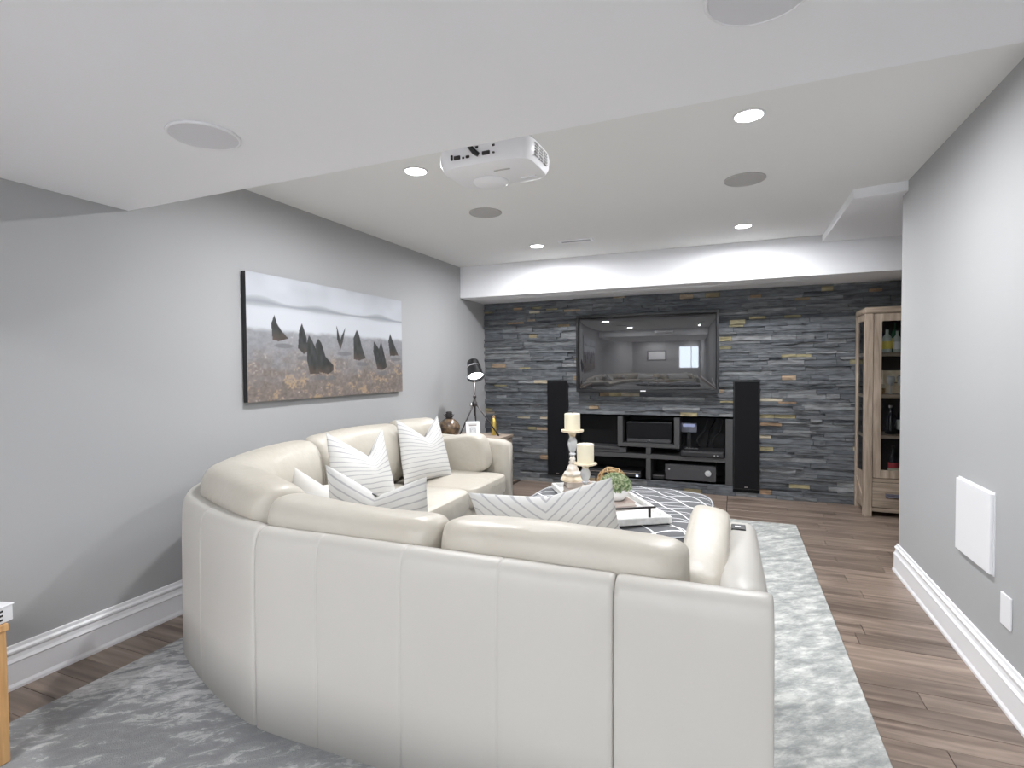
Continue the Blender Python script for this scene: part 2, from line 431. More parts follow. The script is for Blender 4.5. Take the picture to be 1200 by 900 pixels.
# hidden middle of the floor (under rug and sofa) and the part behind the camera: joined boards
bb = B()
y = 0.55
while y < YS:
    y1 = min(y + pw, YS + 0.02)
    bb.box(-2.28, -1.1, y, y1 - 0.002, -0.012, -0.0008); bb.box(-1.098, -0.055, y, y1 - 0.002, -0.012, -0.0008)
    y = y1
y = YREAR
while y < 0.54:
    y1 = min(y + pw, 0.548)
    bb.box(XL, -1.2 + 0.6 * math.sin(y * 9), y, y1 - 0.002, -0.012, 0); bb.box(-1.198 + 0.6 * math.sin(y * 9), XR, y, y1 - 0.002, -0.012, 0)
    y = y1
y = 2.4
while y < 3.91:
    bb.box(XR + 0.12, XR2, y, y + pw - 0.002, -0.012, 0); y += pw
o = bb.obj('floor_boards', M_floor, fl); o['kind'] = 'stuff'

TH = 0.12
struct(B().box(XL - TH, XL, YREAR - TH, YS + 0.6, -0.08, ZC + 0.1).obj('wall_left', M_wall))
struct(B().box(XR, XR + TH, YREAR - TH, YE, -0.08, ZC + 0.1, 0.006, 2).obj('wall_right', M_wall))
struct(B().box(XR2, XR2 + TH, 2.4, YS + 0.6, -0.08, ZC + 0.1).obj('wall_hall_right', M_wall))
struct(B().box(XR + TH, XR2 + TH, 2.4 - TH, 2.4, -0.08, ZC + 0.1).obj('wall_hall_near', M_wall))
struct(B().box(XL - TH, XR2 + TH, YREAR - TH, YS + 0.6, ZC, ZC + 0.1).obj('ceiling', M_ceil))
# dropped bulkhead over the seating (near) and beam before the stone wall (far)
struct(B().prism([(XL, -0.55), (XR, -0.55), (XR, 1.722), (XL, 1.755)], ZS, ZC, 0.003, 1).obj('trim_1', M_soffit))
struct(B().box(XL, XR2, YB, YS + 0.02, ZB, ZC, 0.003, 1).obj('trim_2', M_soffit))
struct(B().prism([(0.69, YB), (0.69, 3.96), (0.95, 3.91), (1.0, 3.91), (1.0, YE + 0.002), (XR2, YE + 0.002), (XR2, YB)], 2.345, ZC, 0.003, 1).obj('trim_3', M_soffit))

# rear wall with window and a board
rw = B()
wx0, wx1, wz0, wz1 = -0.75, 0.75, 0.75, 2.05
rw.box(XL, wx0, YREAR - TH, YREAR, -0.08, ZC); rw.box(wx1, XR, YREAR - TH, YREAR, -0.08, ZC)
rw.box(wx0, wx1, YREAR - TH, YREAR, -0.08, wz0); rw.box(wx0, wx1, YREAR - TH, YREAR, wz1, ZC)
struct(rw.obj('wall_rear', M_wall))
wf = B()
for a in ((wx0, wx0 + 0.05, wz0, wz1), (wx1 - 0.05, wx1, wz0, wz1), (wx0, wx1, wz0, wz0 + 0.05), (wx0, wx1, wz1 - 0.05, wz1), (-0.03, 0.03, wz0, wz1)):
    wf.box(a[0], a[1], YREAR - 0.08, YREAR - 0.02, a[2], a[3])
win = struct(wf.obj('window_1', M_trim))
B().box(wx0 + 0.03, wx1 - 0.03, YREAR - 0.055, YREAR - 0.05, wz0 + 0.03, wz1 - 0.03).obj('pane', M_glassthin, win)
# portal so that daylight from the sky comes through the window opening
pl = bpy.data.lights.new('window_portal', 'AREA'); pl.shape = 'RECTANGLE'; pl.size = wx1 - wx0; pl.size_y = wz1 - wz0
pl.cycles.is_portal = True
po = bpy.data.objects.new('window_portal', pl); COL.objects.link(po)
po.location = (0, YREAR - 0.13, (wz0 + wz1) / 2); po.rotation_euler = (PI / 2, 0, 0)
po.rotation_euler = (-PI / 2, 0, 0)

# baseboards: stepped profile swept along the walls   (n out from wall, z)
BP = [(0, 0), (0.026, 0), (0.026, 0.012), (0.020, 0.024), (0.019, 0.105), (0.022, 0.112), (0.015, 0.124), (0.012, 0.140), (0.017, 0.148), (0.017, 0.156), (0.009, 0.163), (0.007, 0.176), (0, 0.178)]
def base(name, pts, side):
    b = B(); rings = []
    P = [Vector((p[0], p[1], 0)) for p in pts]
    for i, p in enumerate(P):
        d0 = (P[i] - P[i - 1]).normalized() if i > 0 else (P[1] - P[0]).normalized()
        d1 = (P[i + 1] - P[i]).normalized() if i < len(P) - 1 else d0
        n0 = Vector((-d0.y, d0.x, 0)) * side; n1 = Vector((-d1.y, d1.x, 0)) * side
        n = (n0 + n1); n = n / max(1e-6, n.dot(n0))
        rings.append([p + n * a + Vector((0, 0, z)) for a, z in BP])
    b.loft(rings)
    return struct(b.obj(name, M_trim))
base('baseboard_left', [(XL, YREAR + 0.03), (XL, YS - 0.05)], -1)
base('baseboard_right', [(XR, YREAR + 0.03), (XR, YE), (XR + TH, YE)], 1)

# ---------------------------------------------------------------- stone wall
NX0, NX1, NZ0, NZ1 = -1.715, 0.0, 0.105, 0.775       # media niche
PL = (-1.96, -1.715, 0.085, 1.165); PR = (0.0, 0.245, 0.075, 1.165)   # speaker covers
bw = B()
YW = YS - 0.01
bw.box(XL, NX0, YW, YS + 0.1, -0.08, ZC); bw.box(NX1, XR2, YW, YS + 0.1, -0.08, ZC)
bw.box(NX0, NX1, YW, YS + 0.1, -0.08, NZ0); bw.box(NX0, NX1, YW, YS + 0.1, NZ1, ZC)
wb = struct(bw.obj('wall_back', M_grout))
nb = B()
nb.box(NX0 - 0.02, NX1 + 0.02, YS + 0.40, YS + 0.42, NZ0 - 0.02, NZ1 + 0.02)
nb.box(NX0 - 0.02, NX0, YS - 0.01, YS + 0.42, NZ0 - 0.02, NZ1 + 0.02); nb.box(NX1, NX1 + 0.02, YS - 0.01, YS + 0.42, NZ0 - 0.02, NZ1 + 0.02)
nb.box(NX0, NX1, YS - 0.01, YS + 0.42, NZ0 - 0.02, NZ0); nb.box(NX0, NX1, YS - 0.01, YS + 0.42, NZ1, NZ1 + 0.02)
nb.obj('niche_lining', M_dark, wb)
rng = random.Random(5)
strips = []
z = 0.0
XE = XR2
while z < ZB - 0.005:
    h = rng.choice([0.018, 0.024, 0.028, 0.033, 0.038, 0.046])
    z1 = min(z + h, ZB)
    spans = [(XL, XE)]
    def cut(spans, a, b):
        out = []
        for s0, s1 in spans:
            if b <= s0 or a >= s1: out.append((s0, s1)); continue
            if a > s0: out.append((s0, a))
            if b < s1: out.append((b, s1))
        return out
    if z1 > NZ0 + 0.004 and z < NZ1 - 0.004: spans = cut(spans, NX0, NX1)
    for P_ in (PL, PR):
        if z1 > P_[2] + 0.004 and z < P_[3] - 0.004: spans = cut(spans, P_[0], P_[1])
    for s0, s1 in spans:
        x = s0
        while x < s1 - 1e-4:
            l = rng.choice([0.12, 0.17, 0.24, 0.32, 0.42, 0.55]) * rng.uniform(0.8, 1.2)
            if s1 - (x + l) < 0.07: l = s1 - x
            zt = min(z1, ZB)
            if x < NX1 and x + l > NX0 and z < NZ0 < z1 and not (x >= NX1 - 1e-3 or x + l <= NX0 + 1e-3): zt = NZ0
            strips.append([x, x + l, z, zt, rng.uniform(0.010, 0.046)])
            x += l
    z = z1
def strip_builder(b, x0, x1, z0, z1, d):
    # a rough split stone: front face is a few uneven facets
    g = 0.0013
    n = max(2, min(3, int((x1 - x0) / 0.15) + 1))
    back = []; fr = []
    rings = []
    for i in range(n + 1):
        t = i / n; x = x0 + g + (x1 - x0 - 2 * g) * t
        dd = d + rng.uniform(-0.005, 0.005)
        dz = rng.uniform(-0.0015, 0.0015)
        rings.append([Vector((x, YW + 0.001, z0 + g)), Vector((x, YW - dd + rng.uniform(0, 0.004), z0 + g + dz)),
                      Vector((x, YW - dd + rng.uniform(-0.003, 0.003), z1 - g + dz * 0.5)), Vector((x, YW + 0.001, z1 - g))])
    b.loft(rings)
vis = []; rest = []
for s in strips:
    (vis if s[0] < 1.45 else rest).append(s)
vis.sort(key=lambda s: -(s[1] - s[0]) * (s[3] - s[2]) * (1.4 if s[0] > 0 else 1.0))
shorts = [s for s in vis if s[1] - s[0] < 0.20 and s[3] - s[2] > 0.026]
rng.shuffle(shorts)
tans = shorts[:58]; tid = {id(s) for s in tans}
vis = [s for s in vis if id(s) not in tid]
for s in tans:
    b = B(); strip_builder(b, *s); b.obj('stone_strip', M_tan, wb)['label'] = 'small tan or rust coloured stone strip'
top = vis[:238]; rest += vis[238:]
for s in top:
    b = B(); strip_builder(b, *s)
    b.obj('stone_strip', M_slate, wb)
b1 = B(); b2 = B()
for s in rest:
    small = (s[1] - s[0]) < 0.22
    if small and rng.random() < 0.10: strip_builder(b2, s[0], s[1], s[2], s[3], s[4])
    else: strip_builder(b1, *s)
o = b1.obj('small_stone_strips', M_slate, wb); o['kind'] = 'stuff'
o = b2.obj('small_tan_stone_strips', M_tan, wb); o['kind'] = 'stuff'; o['label'] = 'small tan and rust coloured stones'

# ================================================================== CEILING FITTINGS
M_bulb = emission('downlight_lens', (1.0, 0.99, 0.97), 16.0)
def downlight(x, y, z, label, power):
    t = thing('ceiling_light', label, 'ceiling light', (x, y, z), 0, 'recessed ceiling downlights'); t['_local'] = 1
    B().lathe([(0.066, 0), (0.068, -0.003), (0.066, -0.006), (0.060, -0.007), (0.057, -0.004), (0.056, 0.0)], n=32).obj('trim_ring', M_white, t, True, loc=(0, 0, 0))
    B().lathe([(0.001, -0.0045), (0.056, -0.0045), (0.056, -0.001), (0.001, -0.001)], n=32).obj('lens', M_bulb, t, loc=(0, 0, 0))
    ld = bpy.data.lights.new('downlight_bulb', 'AREA'); ld.shape = 'DISK'; ld.size = 0.105; ld.energy = power
    ld.color = (0.97, 0.98, 1.0); ld.spread = math.radians(175)
    lo = bpy.data.objects.new('bulb', ld); COL.objects.link(lo); lo.parent = t; lo.location = (0, 0, -0.012)
    return t
downlight(0.06, 2.617, ZC, 'bright round downlight nearest the camera on the right side of the ceiling', CAN_POWER)
downlight(0.069, 4.63, ZC, 'round downlight on the right in front of the stone wall beam', CAN_POWER)
downlight(-1.64, 4.61, ZC, 'smallest round downlight at the far left beside the air vent', CAN_POWER)
downlight(-1.637, 2.60, ZC, 'round downlight just left of the projector', CAN_POWER)
downlight(1.95, 4.62, ZC, 'added unseen downlight round the corner to light the cabinet', CAN_POWER)  # added out of sight to light the space past the right wall
for (x, y, lb) in ((-1.7, -1.4, 'near left'), (0.06, -1.4, 'near right'), (-1.7, -2.9, 'far left'), (0.06, -2.9, 'far right')):  # added lamps out of view, lighting the room from behind
    downlight(x, y, ZC, 'added unseen round downlight behind the camera, ' + lb + ' one', REAR_POWER)

def ceiling_speaker(x, y, z, r, m, label):
    t = thing('ceiling_speaker', label, 'speaker', (x, y, z), 0, 'round speakers set in the ceiling'); t['_local'] = 1
    B().lathe([(r, 0), (r, -0.005), (r - 0.004, -0.008), (r - 0.008, -0.007), (r - 0.008, 0)], n=48).obj('rim', M_white if m is M_grille else m, t, True, loc=(0, 0, 0))
    B().lathe([(0.001, -0.0055), (r - 0.008, -0.0055), (r - 0.008, -0.001), (0.001, -0.001)], n=48).obj('grille', m, t, loc=(0, 0, 0))
ceiling_speaker(-1.641, 1.30, ZS, 0.112, M_grille, 'round white speaker grille in the low ceiling at the left')
ceiling_speaker(0.05, 1.27, ZS, 0.112, M_grille, 'round white speaker grille cut off by the top edge of the photo')
ceiling_speaker(0.06, 3.49, ZC, 0.115, M_grille2, 'round grey speaker grille between the two right downlights')
ceiling_speaker(-1.622, 3.48, ZC, 0.115, M_grille2, 'round grey speaker grille right below the projector')

t = wthing('air_vent', 'narrow white air vent slot in the ceiling before the beam', 'vent', (-1.264, 4.56, ZC))
v = B()
for a in ((-1.42, -1.11, 4.515, 4.53), (-1.42, -1.11, 4.59, 4.605), (-1.42, -1.395, 4.53, 4.59), (-1.135, -1.11, 4.53, 4.59)):
    v.box(a[0], a[1], a[2], a[3], ZC - 0.007, ZC)
v.obj('frame', M_white, t)
B().box(-1.395, -1.135, 4.53, 4.59, ZC - 0.002, ZC).obj('backing', M_dark, t)
for k in range(3):
    B().box(-1.395, -1.135, 4.538 + k * 0.019, 4.542 + k * 0.019, ZC - 0.006, ZC - 0.001).obj('slat', M_steel, t)

# projection screen slot along the beam underside
t = wthing('screen_housing', 'long white slot housing under the beam before the stone wall', 'screen housing', (-0.9, 5.5, ZB))
B().box(-2.35, 0.62, 5.42, 5.47, ZB - 0.006, ZB, 0.002, 1).obj('front_rail', M_white, t)
B().box(-2.35, 0.62, 5.50, 5.57, ZB - 0.006, ZB, 0.002, 1).obj('rear_rail', M_white, t)
B().box(-2.33, 0.60, 5.47, 5.50, ZB - 0.001, ZB).obj('slot', M_dark, t)
t = None

# ---------------------------------------------------------------- projector
pj = thing('projector', 'white ceiling projector with black cable hanging beyond the low ceiling edge', 'projector', (-0.935, 2.11, 2.118), -0.02); pj['_local'] = 1
def sup(w, d, n=40, e=5.0, cx=0, cy=0, z=0):
    r = []
    for k in range(n):
        a = 2 * PI * k / n; c, s_ = math.cos(a), math.sin(a)
        r.append(Vector((cx + math.copysign(abs(c) ** (2 / e), c) * w / 2, cy + math.copysign(abs(s_) ** (2 / e), s_) * d / 2, z)))
    return r
b = B()
b.loft([sup(0.36, 0.24, z=0.0), sup(0.395, 0.275, z=0.006), sup(0.42, 0.30, z=0.03), sup(0.425, 0.305, z=0.065), sup(0.415, 0.295, z=0.09), sup(0.39, 0.27, z=0.10)])
b.obj('casing', M_white, pj, SA, loc=(0, 0, 0))
B().loft([sup(0.37, 0.25, z=0.100), sup(0.36, 0.24, z=0.125)]).obj('top_recess', M_grille2, pj, SA, loc=(0, 0, 0))
b = B().lathe([(0.035, 0.12), (0.035, 0.135), (0.02, 0.14), (0.02, 0.284), (0.05, 0.2865)], n=24); b.obj('ceiling_mount', M_white, pj, SA, loc=(0, 0, 0))
B().lathe([(0.001, -0.012), (0.062, -0.012), (0.075, -0.006), (0.080, 0.002), (0.001, 0.002)], (-0.05, 0.06, 0), n=32).obj('lens_hood', M_white, pj, True, loc=(0, 0, 0))
for (x, w, h_) in ((-0.125, 0.010, 0.022), (-0.10, 0.028, 0.016), (-0.072, 0.010, 0.007), (-0.052, 0.016, 0.010), (0.030, 0.034, 0.015), (0.063, 0.010, 0.007)):
    B().box(x - w / 2, x + w / 2, -0.156, -0.149, 0.030, 0.030 + h_, 0.002, 1).obj('port', M_iron, pj, loc=(0, 0, 0))
for x, z_ in ((-0.01, 0.062), (0.063, 0.058)):
    B().box(x - 0.006, x + 0.006, -0.155, -0.147, z_, z_ + 0.008, 0.001, 1).obj('port', M_iron, pj, loc=(0, 0, 0))
B().tube([(-0.055, -0.09, 0.20), (-0.052, -0.15, 0.155), (-0.047, -0.175, 0.10), (-0.034, -0.175, 0.068), (-0.016, -0.162, 0.044), (-0.004, -0.150, 0.036)], [0.005, 0.005, 0.006, 0.009, 0.011, 0.009], 10).obj('cable', M_black, pj, True, loc=(0, 0, 0))
for k in range(5):
    for q in range(3):
        B().box(0.2085, 0.2145, -0.08 + q * 0.05, -0.045 + q * 0.05, 0.026 + k * 0.011, 0.032 + k * 0.011).obj('grille_slot', M_grille2, pj, loc=(0, 0, 0))
B().box(0.02, 0.09, -0.06, -0.05, -0.002, 0.003).obj('foot_strip', M_grille2, pj, loc=(0, 0, 0))
B().box(0.09, 0.16, 0.06, 0.075, -0.006, 0.003, 0.002, 1).obj('foot_strip', M_white, pj, loc=(0, 0, 0))

# ================================================================== WALL THINGS
# painting --------------------------------------------------------
pt = wthing('painting', 'wide canvas painting of dark winged shapes on a misty shore, left wall', 'painting', (XL, 3.22, 1.108))
PY0, PY1, PZ0, PZ1 = 2.40, 4.045, 1.108, 1.905
B().box(XL + 0.001, XL + 0.036, PY0, PY1, PZ0, PZ1, 0.002, 1).obj('stretcher', M_canvasside, pt)
def inside(poly, U, V):
    r = np.zeros(U.shape, bool); n = len(poly)
    for i in range(n):
        x0, y0 = poly[i]; x1, y1 = poly[(i + 1) % n]
        if y0 == y1: continue
        c = ((y0 > V) != (y1 > V)) & (U < (x1 - x0) * (V - y0) / (y1 - y0) + x0)
        r ^= c
    return r
def vnoise(U, V, sx, sy, seed):
    rs = np.random.RandomState(seed); g = rs.rand(int(sy) + 3, int(sx) + 3)
    a = U * sx; b_ = V * sy; i = np.clip(a.astype(int), 0, int(sx) + 1); j = np.clip(b_.astype(int), 0, int(sy) + 1)
    fx = a - i; fy = b_ - j; fx = fx * fx * (3 - 2 * fx); fy = fy * fy * (3 - 2 * fy)
    return (g[j, i] * (1 - fx) + g[j, i + 1] * fx) * (1 - fy) + (g[j + 1, i] * (1 - fx) + g[j + 1, i + 1] * fx) * fy
NU, NV = 420, 210
U, V = np.meshgrid((np.arange(NU + 1)) / NU, (np.arange(NV + 1)) / NV)
def mixc(a, b_, t): return a * (1 - t[..., None]) + b_ * t[..., None]
c = np.zeros(U.shape + (3,)) + np.array([0.47, 0.49, 0.53])
nA = vnoise(U, V, 6, 5, 1) * 0.6 + vnoise(U, V, 17, 12, 2) * 0.4
c *= (0.86 + 0.26 * nA)[..., None]
hor = 0.765
hill = hor + 0.045 * np.exp(-((U - 0.06) / 0.10) ** 2) + 0.03 * np.exp(-((U - 0.38) / 0.10) ** 2) + 0.035 * np.exp(-((U - 0.80) / 0.09) ** 2)
t_ = np.clip(1 - np.abs(V - (hor + (hill - hor) * 0.4)) / (0.012 + (hill - hor) * 0.8), 0, 1)
c = mixc(c, np.array([0.20, 0.215, 0.24]), t_ ** 0.6 * 0.75)
mist = np.clip((0.75 - V) / 0.03, 0, 1) * np.clip((V - 0.56) / 0.03, 0, 1)
c = mixc(c, np.array([0.54, 0.56, 0.60]), mist * 0.85)
n1 = vnoise(U, V, 22, 18, 3) * 0.6 + vnoise(U, V, 51, 33, 13) * 0.4; n2 = vnoise(U, V, 60, 35, 4) * 0.5 + vnoise(U, V, 131, 83, 14) * 0.5; n3 = vnoise(U, V, 9, 7, 5) * 0.6 + vnoise(U, V, 28, 19, 15) * 0.4
gr = np.clip((0.575 - V + (n1 - 0.5) * 0.03) / 0.03, 0, 1)
grey = np.array([0.27, 0.275, 0.295]) * (0.65 + 0.6 * (n1 * 0.5 + n2 * 0.5))[..., None]
brn = np.array([0.185, 0.155, 0.14]) * (0.6 + 0.7 * n2)[..., None]
och = np.array([0.50, 0.34, 0.17])
deep = np.clip((0.50 - V) / 0.35 + (n1 - 0.5) * 0.9, 0, 1)
g = grey * (1 - deep[..., None]) + brn * deep[..., None]
o_ = np.clip((n2 * 0.55 + n3 * 0.6 - 0.62) * 5, 0, 1) * np.clip((0.38 - V) / 0.12, 0, 1)
g = mixc(g, och, o_ * 0.45)
w_ = np.clip((n2 * 0.6 + n1 * 0.5 - 0.78) * 6, 0, 1)
g = mixc(g, np.array([0.52, 0.51, 0.52]), w_ * 0.45)
c = mixc(c, g[..., :] if False else np.array([0, 0, 0]), np.zeros(U.shape)) * (1 - gr[..., None]) + g * gr[..., None]
WINGS = [
 [(0.131, 0.69), (0.115, 0.619), (0.12, 0.491), (0.149, 0.479), (0.201, 0.506), (0.166, 0.565), (0.145, 0.617)],
 [(0.275, 0.644), (0.258, 0.576), (0.251, 0.43), (0.284, 0.381), (0.302, 0.404), (0.3, 0.522), (0.287, 0.593)],
 [(0.313, 0.546), (0.299, 0.463), (0.302, 0.316), (0.316, 0.212), (0.372, 0.211), (0.36, 0.408), (0.33, 0.511)],
 [(0.368, 0.522), (0.35, 0.467), (0.372, 0.226), (0.426, 0.207), (0.461, 0.24), (0.46, 0.287), (0.412, 0.364), (0.387, 0.486)],
 [(0.485, 0.651), (0.488, 0.526), (0.509, 0.432), (0.527, 0.513), (0.545, 0.647), (0.52, 0.568), (0.508, 0.519), (0.496, 0.606)],
 [(0.625, 0.635), (0.602, 0.553), (0.602, 0.346), (0.639, 0.335), (0.689, 0.358), (0.661, 0.474), (0.64, 0.598)],
 [(0.755, 0.533), (0.749, 0.429), (0.783, 0.245), (0.829, 0.24), (0.862, 0.272), (0.845, 0.38), (0.815, 0.54), (0.796, 0.458), (0.775, 0.501)],
 [(0.893, 0.629), (0.877, 0.545), (0.89, 0.39), (0.965, 0.399), (0.94, 0.476), (0.911, 0.566)]]
for i, w in enumerate(WINGS):
    xs = [p[0] for p in w]; yb = min(p[1] for p in w)
    cx = (min(xs) + max(xs)) / 2 + 0.02
    sh = np.clip(1 - (((U - cx) / 0.055) ** 2 + ((V - (yb - 0.035)) / 0.022) ** 2), 0, 1)
    c = mixc(c, np.array([0.13, 0.13, 0.14]), np.clip(sh * 1.5, 0, 0.7))
for i, w in enumerate(WINGS):
    ins = inside(w, U, V).astype(float)
    dk = np.array([0.022, 0.024, 0.024]) * (0.7 + 1.3 * vnoise(U, V, 70, 20, 30 + i))[..., None]
    warm = np.array([0.14, 0.085, 0.055])
    yb = min(p[1] for p in w)
    dk = mixc(dk, warm, np.clip((yb + 0.09 - V) / 0.09, 0, 1) * 0.6 * vnoise(U, V, 40, 30, 50 + i))
    c = c * (1 - ins[..., None]) + dk * ins[..., None]
verts = [(0.0375, float(PY0 + u * (PY1 - PY0)), float(PZ0 + v_ * (PZ1 - PZ0) - PZ0)) for u, v_ in zip(U.ravel(), V.ravel())]
verts = [(a, b_ - 3.22, z_) for a, b_, z_ in verts]
faces = []
for j in range(NV):
    for i in range(NU):
        a = j * (NU + 1) + i
        faces.append((a, a + 1, a + NU + 2, a + NU + 1))
me = bpy.data.meshes.new('canvas'); me.from_pydata(verts, [], faces)
ca = me.color_attributes.new('paint', 'FLOAT_COLOR', 'POINT')
ca.data.foreach_set('color', np.concatenate([np.clip(c, 0, 1).reshape(-1, 3), np.ones((c.shape[0] * c.shape[1], 1))], 1).astype(np.float32).ravel())
mp_ = bpy.data.materials.new('canvas_paint'); mp_.use_nodes = True
an = mp_.node_tree.nodes.new('ShaderNodeVertexColor'); an.layer_name = 'paint'
mp_.node_tree.links.new(an.outputs[0], mp_.node_tree.nodes['Principled BSDF'].inputs['Base Color'])
mp_.node_tree.nodes['Principled BSDF'].inputs['Roughness'].default_value = 0.6
me.materials.append(mp_)
o = bpy.data.objects.new('canvas', me); COL.objects.link(o); o.parent = pt

# white access panel and outlet cover on right wall
t = wthing('access_panel', 'square white access panel on the right wall', 'wall panel', (XR, 2.88, 0.46))
B().box(XR - 0.004, XR, 2.69, 3.06, 0.455, 0.79).obj('frame', M_white, t)
B().box(XR - 0.016, XR - 0.004, 2.695, 3.055, 0.460, 0.785, 0.003, 2).obj('door', M_white, t)
t = wthing('wall_plate', 'small blank white wall plate beside the access panel', 'wall plate', (XR, 2.58, 0.30))
B().box(XR - 0.007, XR, 2.537, 2.622, 0.302, 0.426, 0.003, 2).obj('plate', M_white, t)

# ================================================================== RUG
B_ = B()
B_.box(-2.47, 0.478, -0.9, 4.90, 0.0, 0.011, 0.004, 2)
tag(B_.obj('rug', M_rug), 'large abstract grey and white area rug under the sofa', 'rug')

# ================================================================== SOFA
def catmull(P, n=14):
    P = [Vector(p) for p in P]; out = []
    Q = [2 * P[0] - P[1]] + P + [2 * P[-1] - P[-2]]
    for i in range(1, len(Q) - 2):
        for k in range(n):
            t = k / n
            out.append(0.5 * ((2 * Q[i]) + (-Q[i - 1] + Q[i + 1]) * t + (2 * Q[i - 1] - 5 * Q[i] + 4 * Q[i + 1] - Q[i + 2]) * t * t + (-Q[i - 1] + 3 * Q[i] - 3 * Q[i + 1] + Q[i + 2]) * t ** 3))
    out.append(P[-1]); return out
SP = catmull([(0.09, 1.350), (-0.35, 1.350), (-0.8, 1.348), (-1.2, 1.348), (-1.53, 1.352), (-1.80, 1.425), (-2.05, 1.52), (-2.275, 1.635), (-2.45, 1.81), (-2.57, 2.02), (-2.625, 2.30), (-2.63, 2.60), (-2.63, 3.2), (-2.63, 3.7), (-2.63, 4.22)])
SL = [0.0]
for i in range(1, len(SP)): SL.append(SL[-1] + (SP[i] - SP[i - 1]).length)
def at(s, n=0.0):
    s = max(0, min(SL[-1], s))
    import bisect
    i = max(1, min(len(SL) - 1, bisect.bisect_left(SL, s)))
    t = (s - SL[i - 1]) / (SL[i] - SL[i - 1])
    p = SP[i - 1].lerp(SP[i], t)
    i0 = max(0, i - 3); i1 = min(len(SP) - 1, i + 3)
    d = (SP[i1] - SP[i0]).normalized()
    return Vector((p.x + d.y * n, p.y - d.x * n))
def s_near(x, y):
    return min(range(len(SP)), key=lambda i: (SP[i] - Vector((x, y))).length) and SL[min(range(len(SP)), key=lambda i: (SP[i] - Vector((x, y))).length)]
sofa = wthing('sectional_sofa', 'big curved cream leather sectional sofa seen from behind on the rug', 'sofa', (-1.2, 2.4, 0.012))
SZ = 0.068; TOPZ = 0.755
FP = [(0.0, SZ), (0.002, 0.30), (0.006, 0.60), (0.010, 0.690), (0.016, 0.722), (0.028, 0.744), (0.045, 0.754), (0.065, 0.755), (0.090, 0.748), (0.110, 0.725), (0.125, 0.68), (0.135, 0.5), (0.135, SZ)]
def frame_sweep(s0, s1, seams=()):
    b = B(); ss = []
    s = s0
    while s < s1: ss.append(s); s += 0.03
    ss.append(s1)
    for q in seams: ss += [q - 0.006, q - 0.003, q, q + 0.003, q + 0.006]
    for e in (0.003, 0.007, 0.014): ss += [s0 + e, s1 - e]
    ss = sorted(ss); rings = []
    for s in ss:
        e = min(s - s0, s1 - s)
        ins = 0.006 * max(0, 1 - e / 0.014) ** 2
        for q in seams: ins += 0.0028 * math.exp(-((s - q) / 0.0025) ** 2)
        r = []
        for n_, z_ in FP:
            nn = n_ + (ins if n_ < 0.07 else -ins); zz = z_ - (ins if z_ > 0.7 else 0)
            p = at(s, nn); r.append(Vector((p.x, p.y, zz)))
        rings.append(r)
    return b.loft(rings)
sA, sB, sC, sD = 0.375, 1.62, s_near(-2.61, 2.35), SL[-1]
G = 0.0015
frame_sweep(0.0, sA - G).obj('back_frame', M_leather_back, sofa, True)
frame_sweep(sA + G, sB - G, (0.70, 1.02, 1.34)).obj('back_frame', M_leather_back, sofa, True)
frame_sweep(sB + G, sC - G, (sB + 0.45,)).obj('back_frame', M_leather_back, sofa, True)
frame_sweep(sC + G, sD, (sC + 0.9,)).obj('back_frame', M_leather_back, sofa, True)

def arm(b, along, a0, a1, c0, c1, z0a, z0b, zb=SZ):
    # rounded slab running along axis 'y' or 'x' from a0 (back, height z0a) to a1 (front, height z0b)
    rings = []; N_ = 14
    for i in range(N_ + 1):
        t = i / N_; a = a0 + (a1 - a0) * t
        e = min(t, 1 - t) * abs(a1 - a0)
        k = 0.016 * max(0, 1 - e / 0.035) ** 2
        zt = z0a + (z0b - z0a) * t - k
        w0, w1 = c0 + k * (1 if c1 > c0 else -1), c1 - k * (1 if c1 > c0 else -1)
        r = 0.035 * (1 if w1 > w0 else -1)
        pr = [(w0, zb), (w0, zt - 0.06), (w0 + r * 0.1, zt - 0.03), (w0 + r * 0.4, zt - 0.012), (w0 + r, zt), (w1 - r, zt), (w1 - r * 0.4, zt - 0.012), (w1 - r * 0.1, zt - 0.03), (w1, zt - 0.06), (w1, zb)]
        rings.append([Vector((p, a, z_)) if along == 'y' else Vector((a, p, z_)) for p, z_ in pr])
    return b.loft(rings)
arm(B(), 'y', 1.42, 2.36, 0.088, -0.035, 0.752, 0.680).obj('arm', M_leather_back, sofa, True)
arm(B(), 'x', -2.60, -1.72, 4.20, 4.08, 0.740, 0.700).obj('arm', M_leather, sofa, True)
# black tag on the right arm
tg = B().box(-0.005, 0.045, 2.14, 2.205, 0.692, 0.702, 0.002, 1).obj('brand_tag', M_black, sofa); tg['label'] = 'small black tag with white print'
B().box(0.008, 0.028, 2.165, 2.178, 0.702, 0.7028).obj('tag_print', M_white, tg)

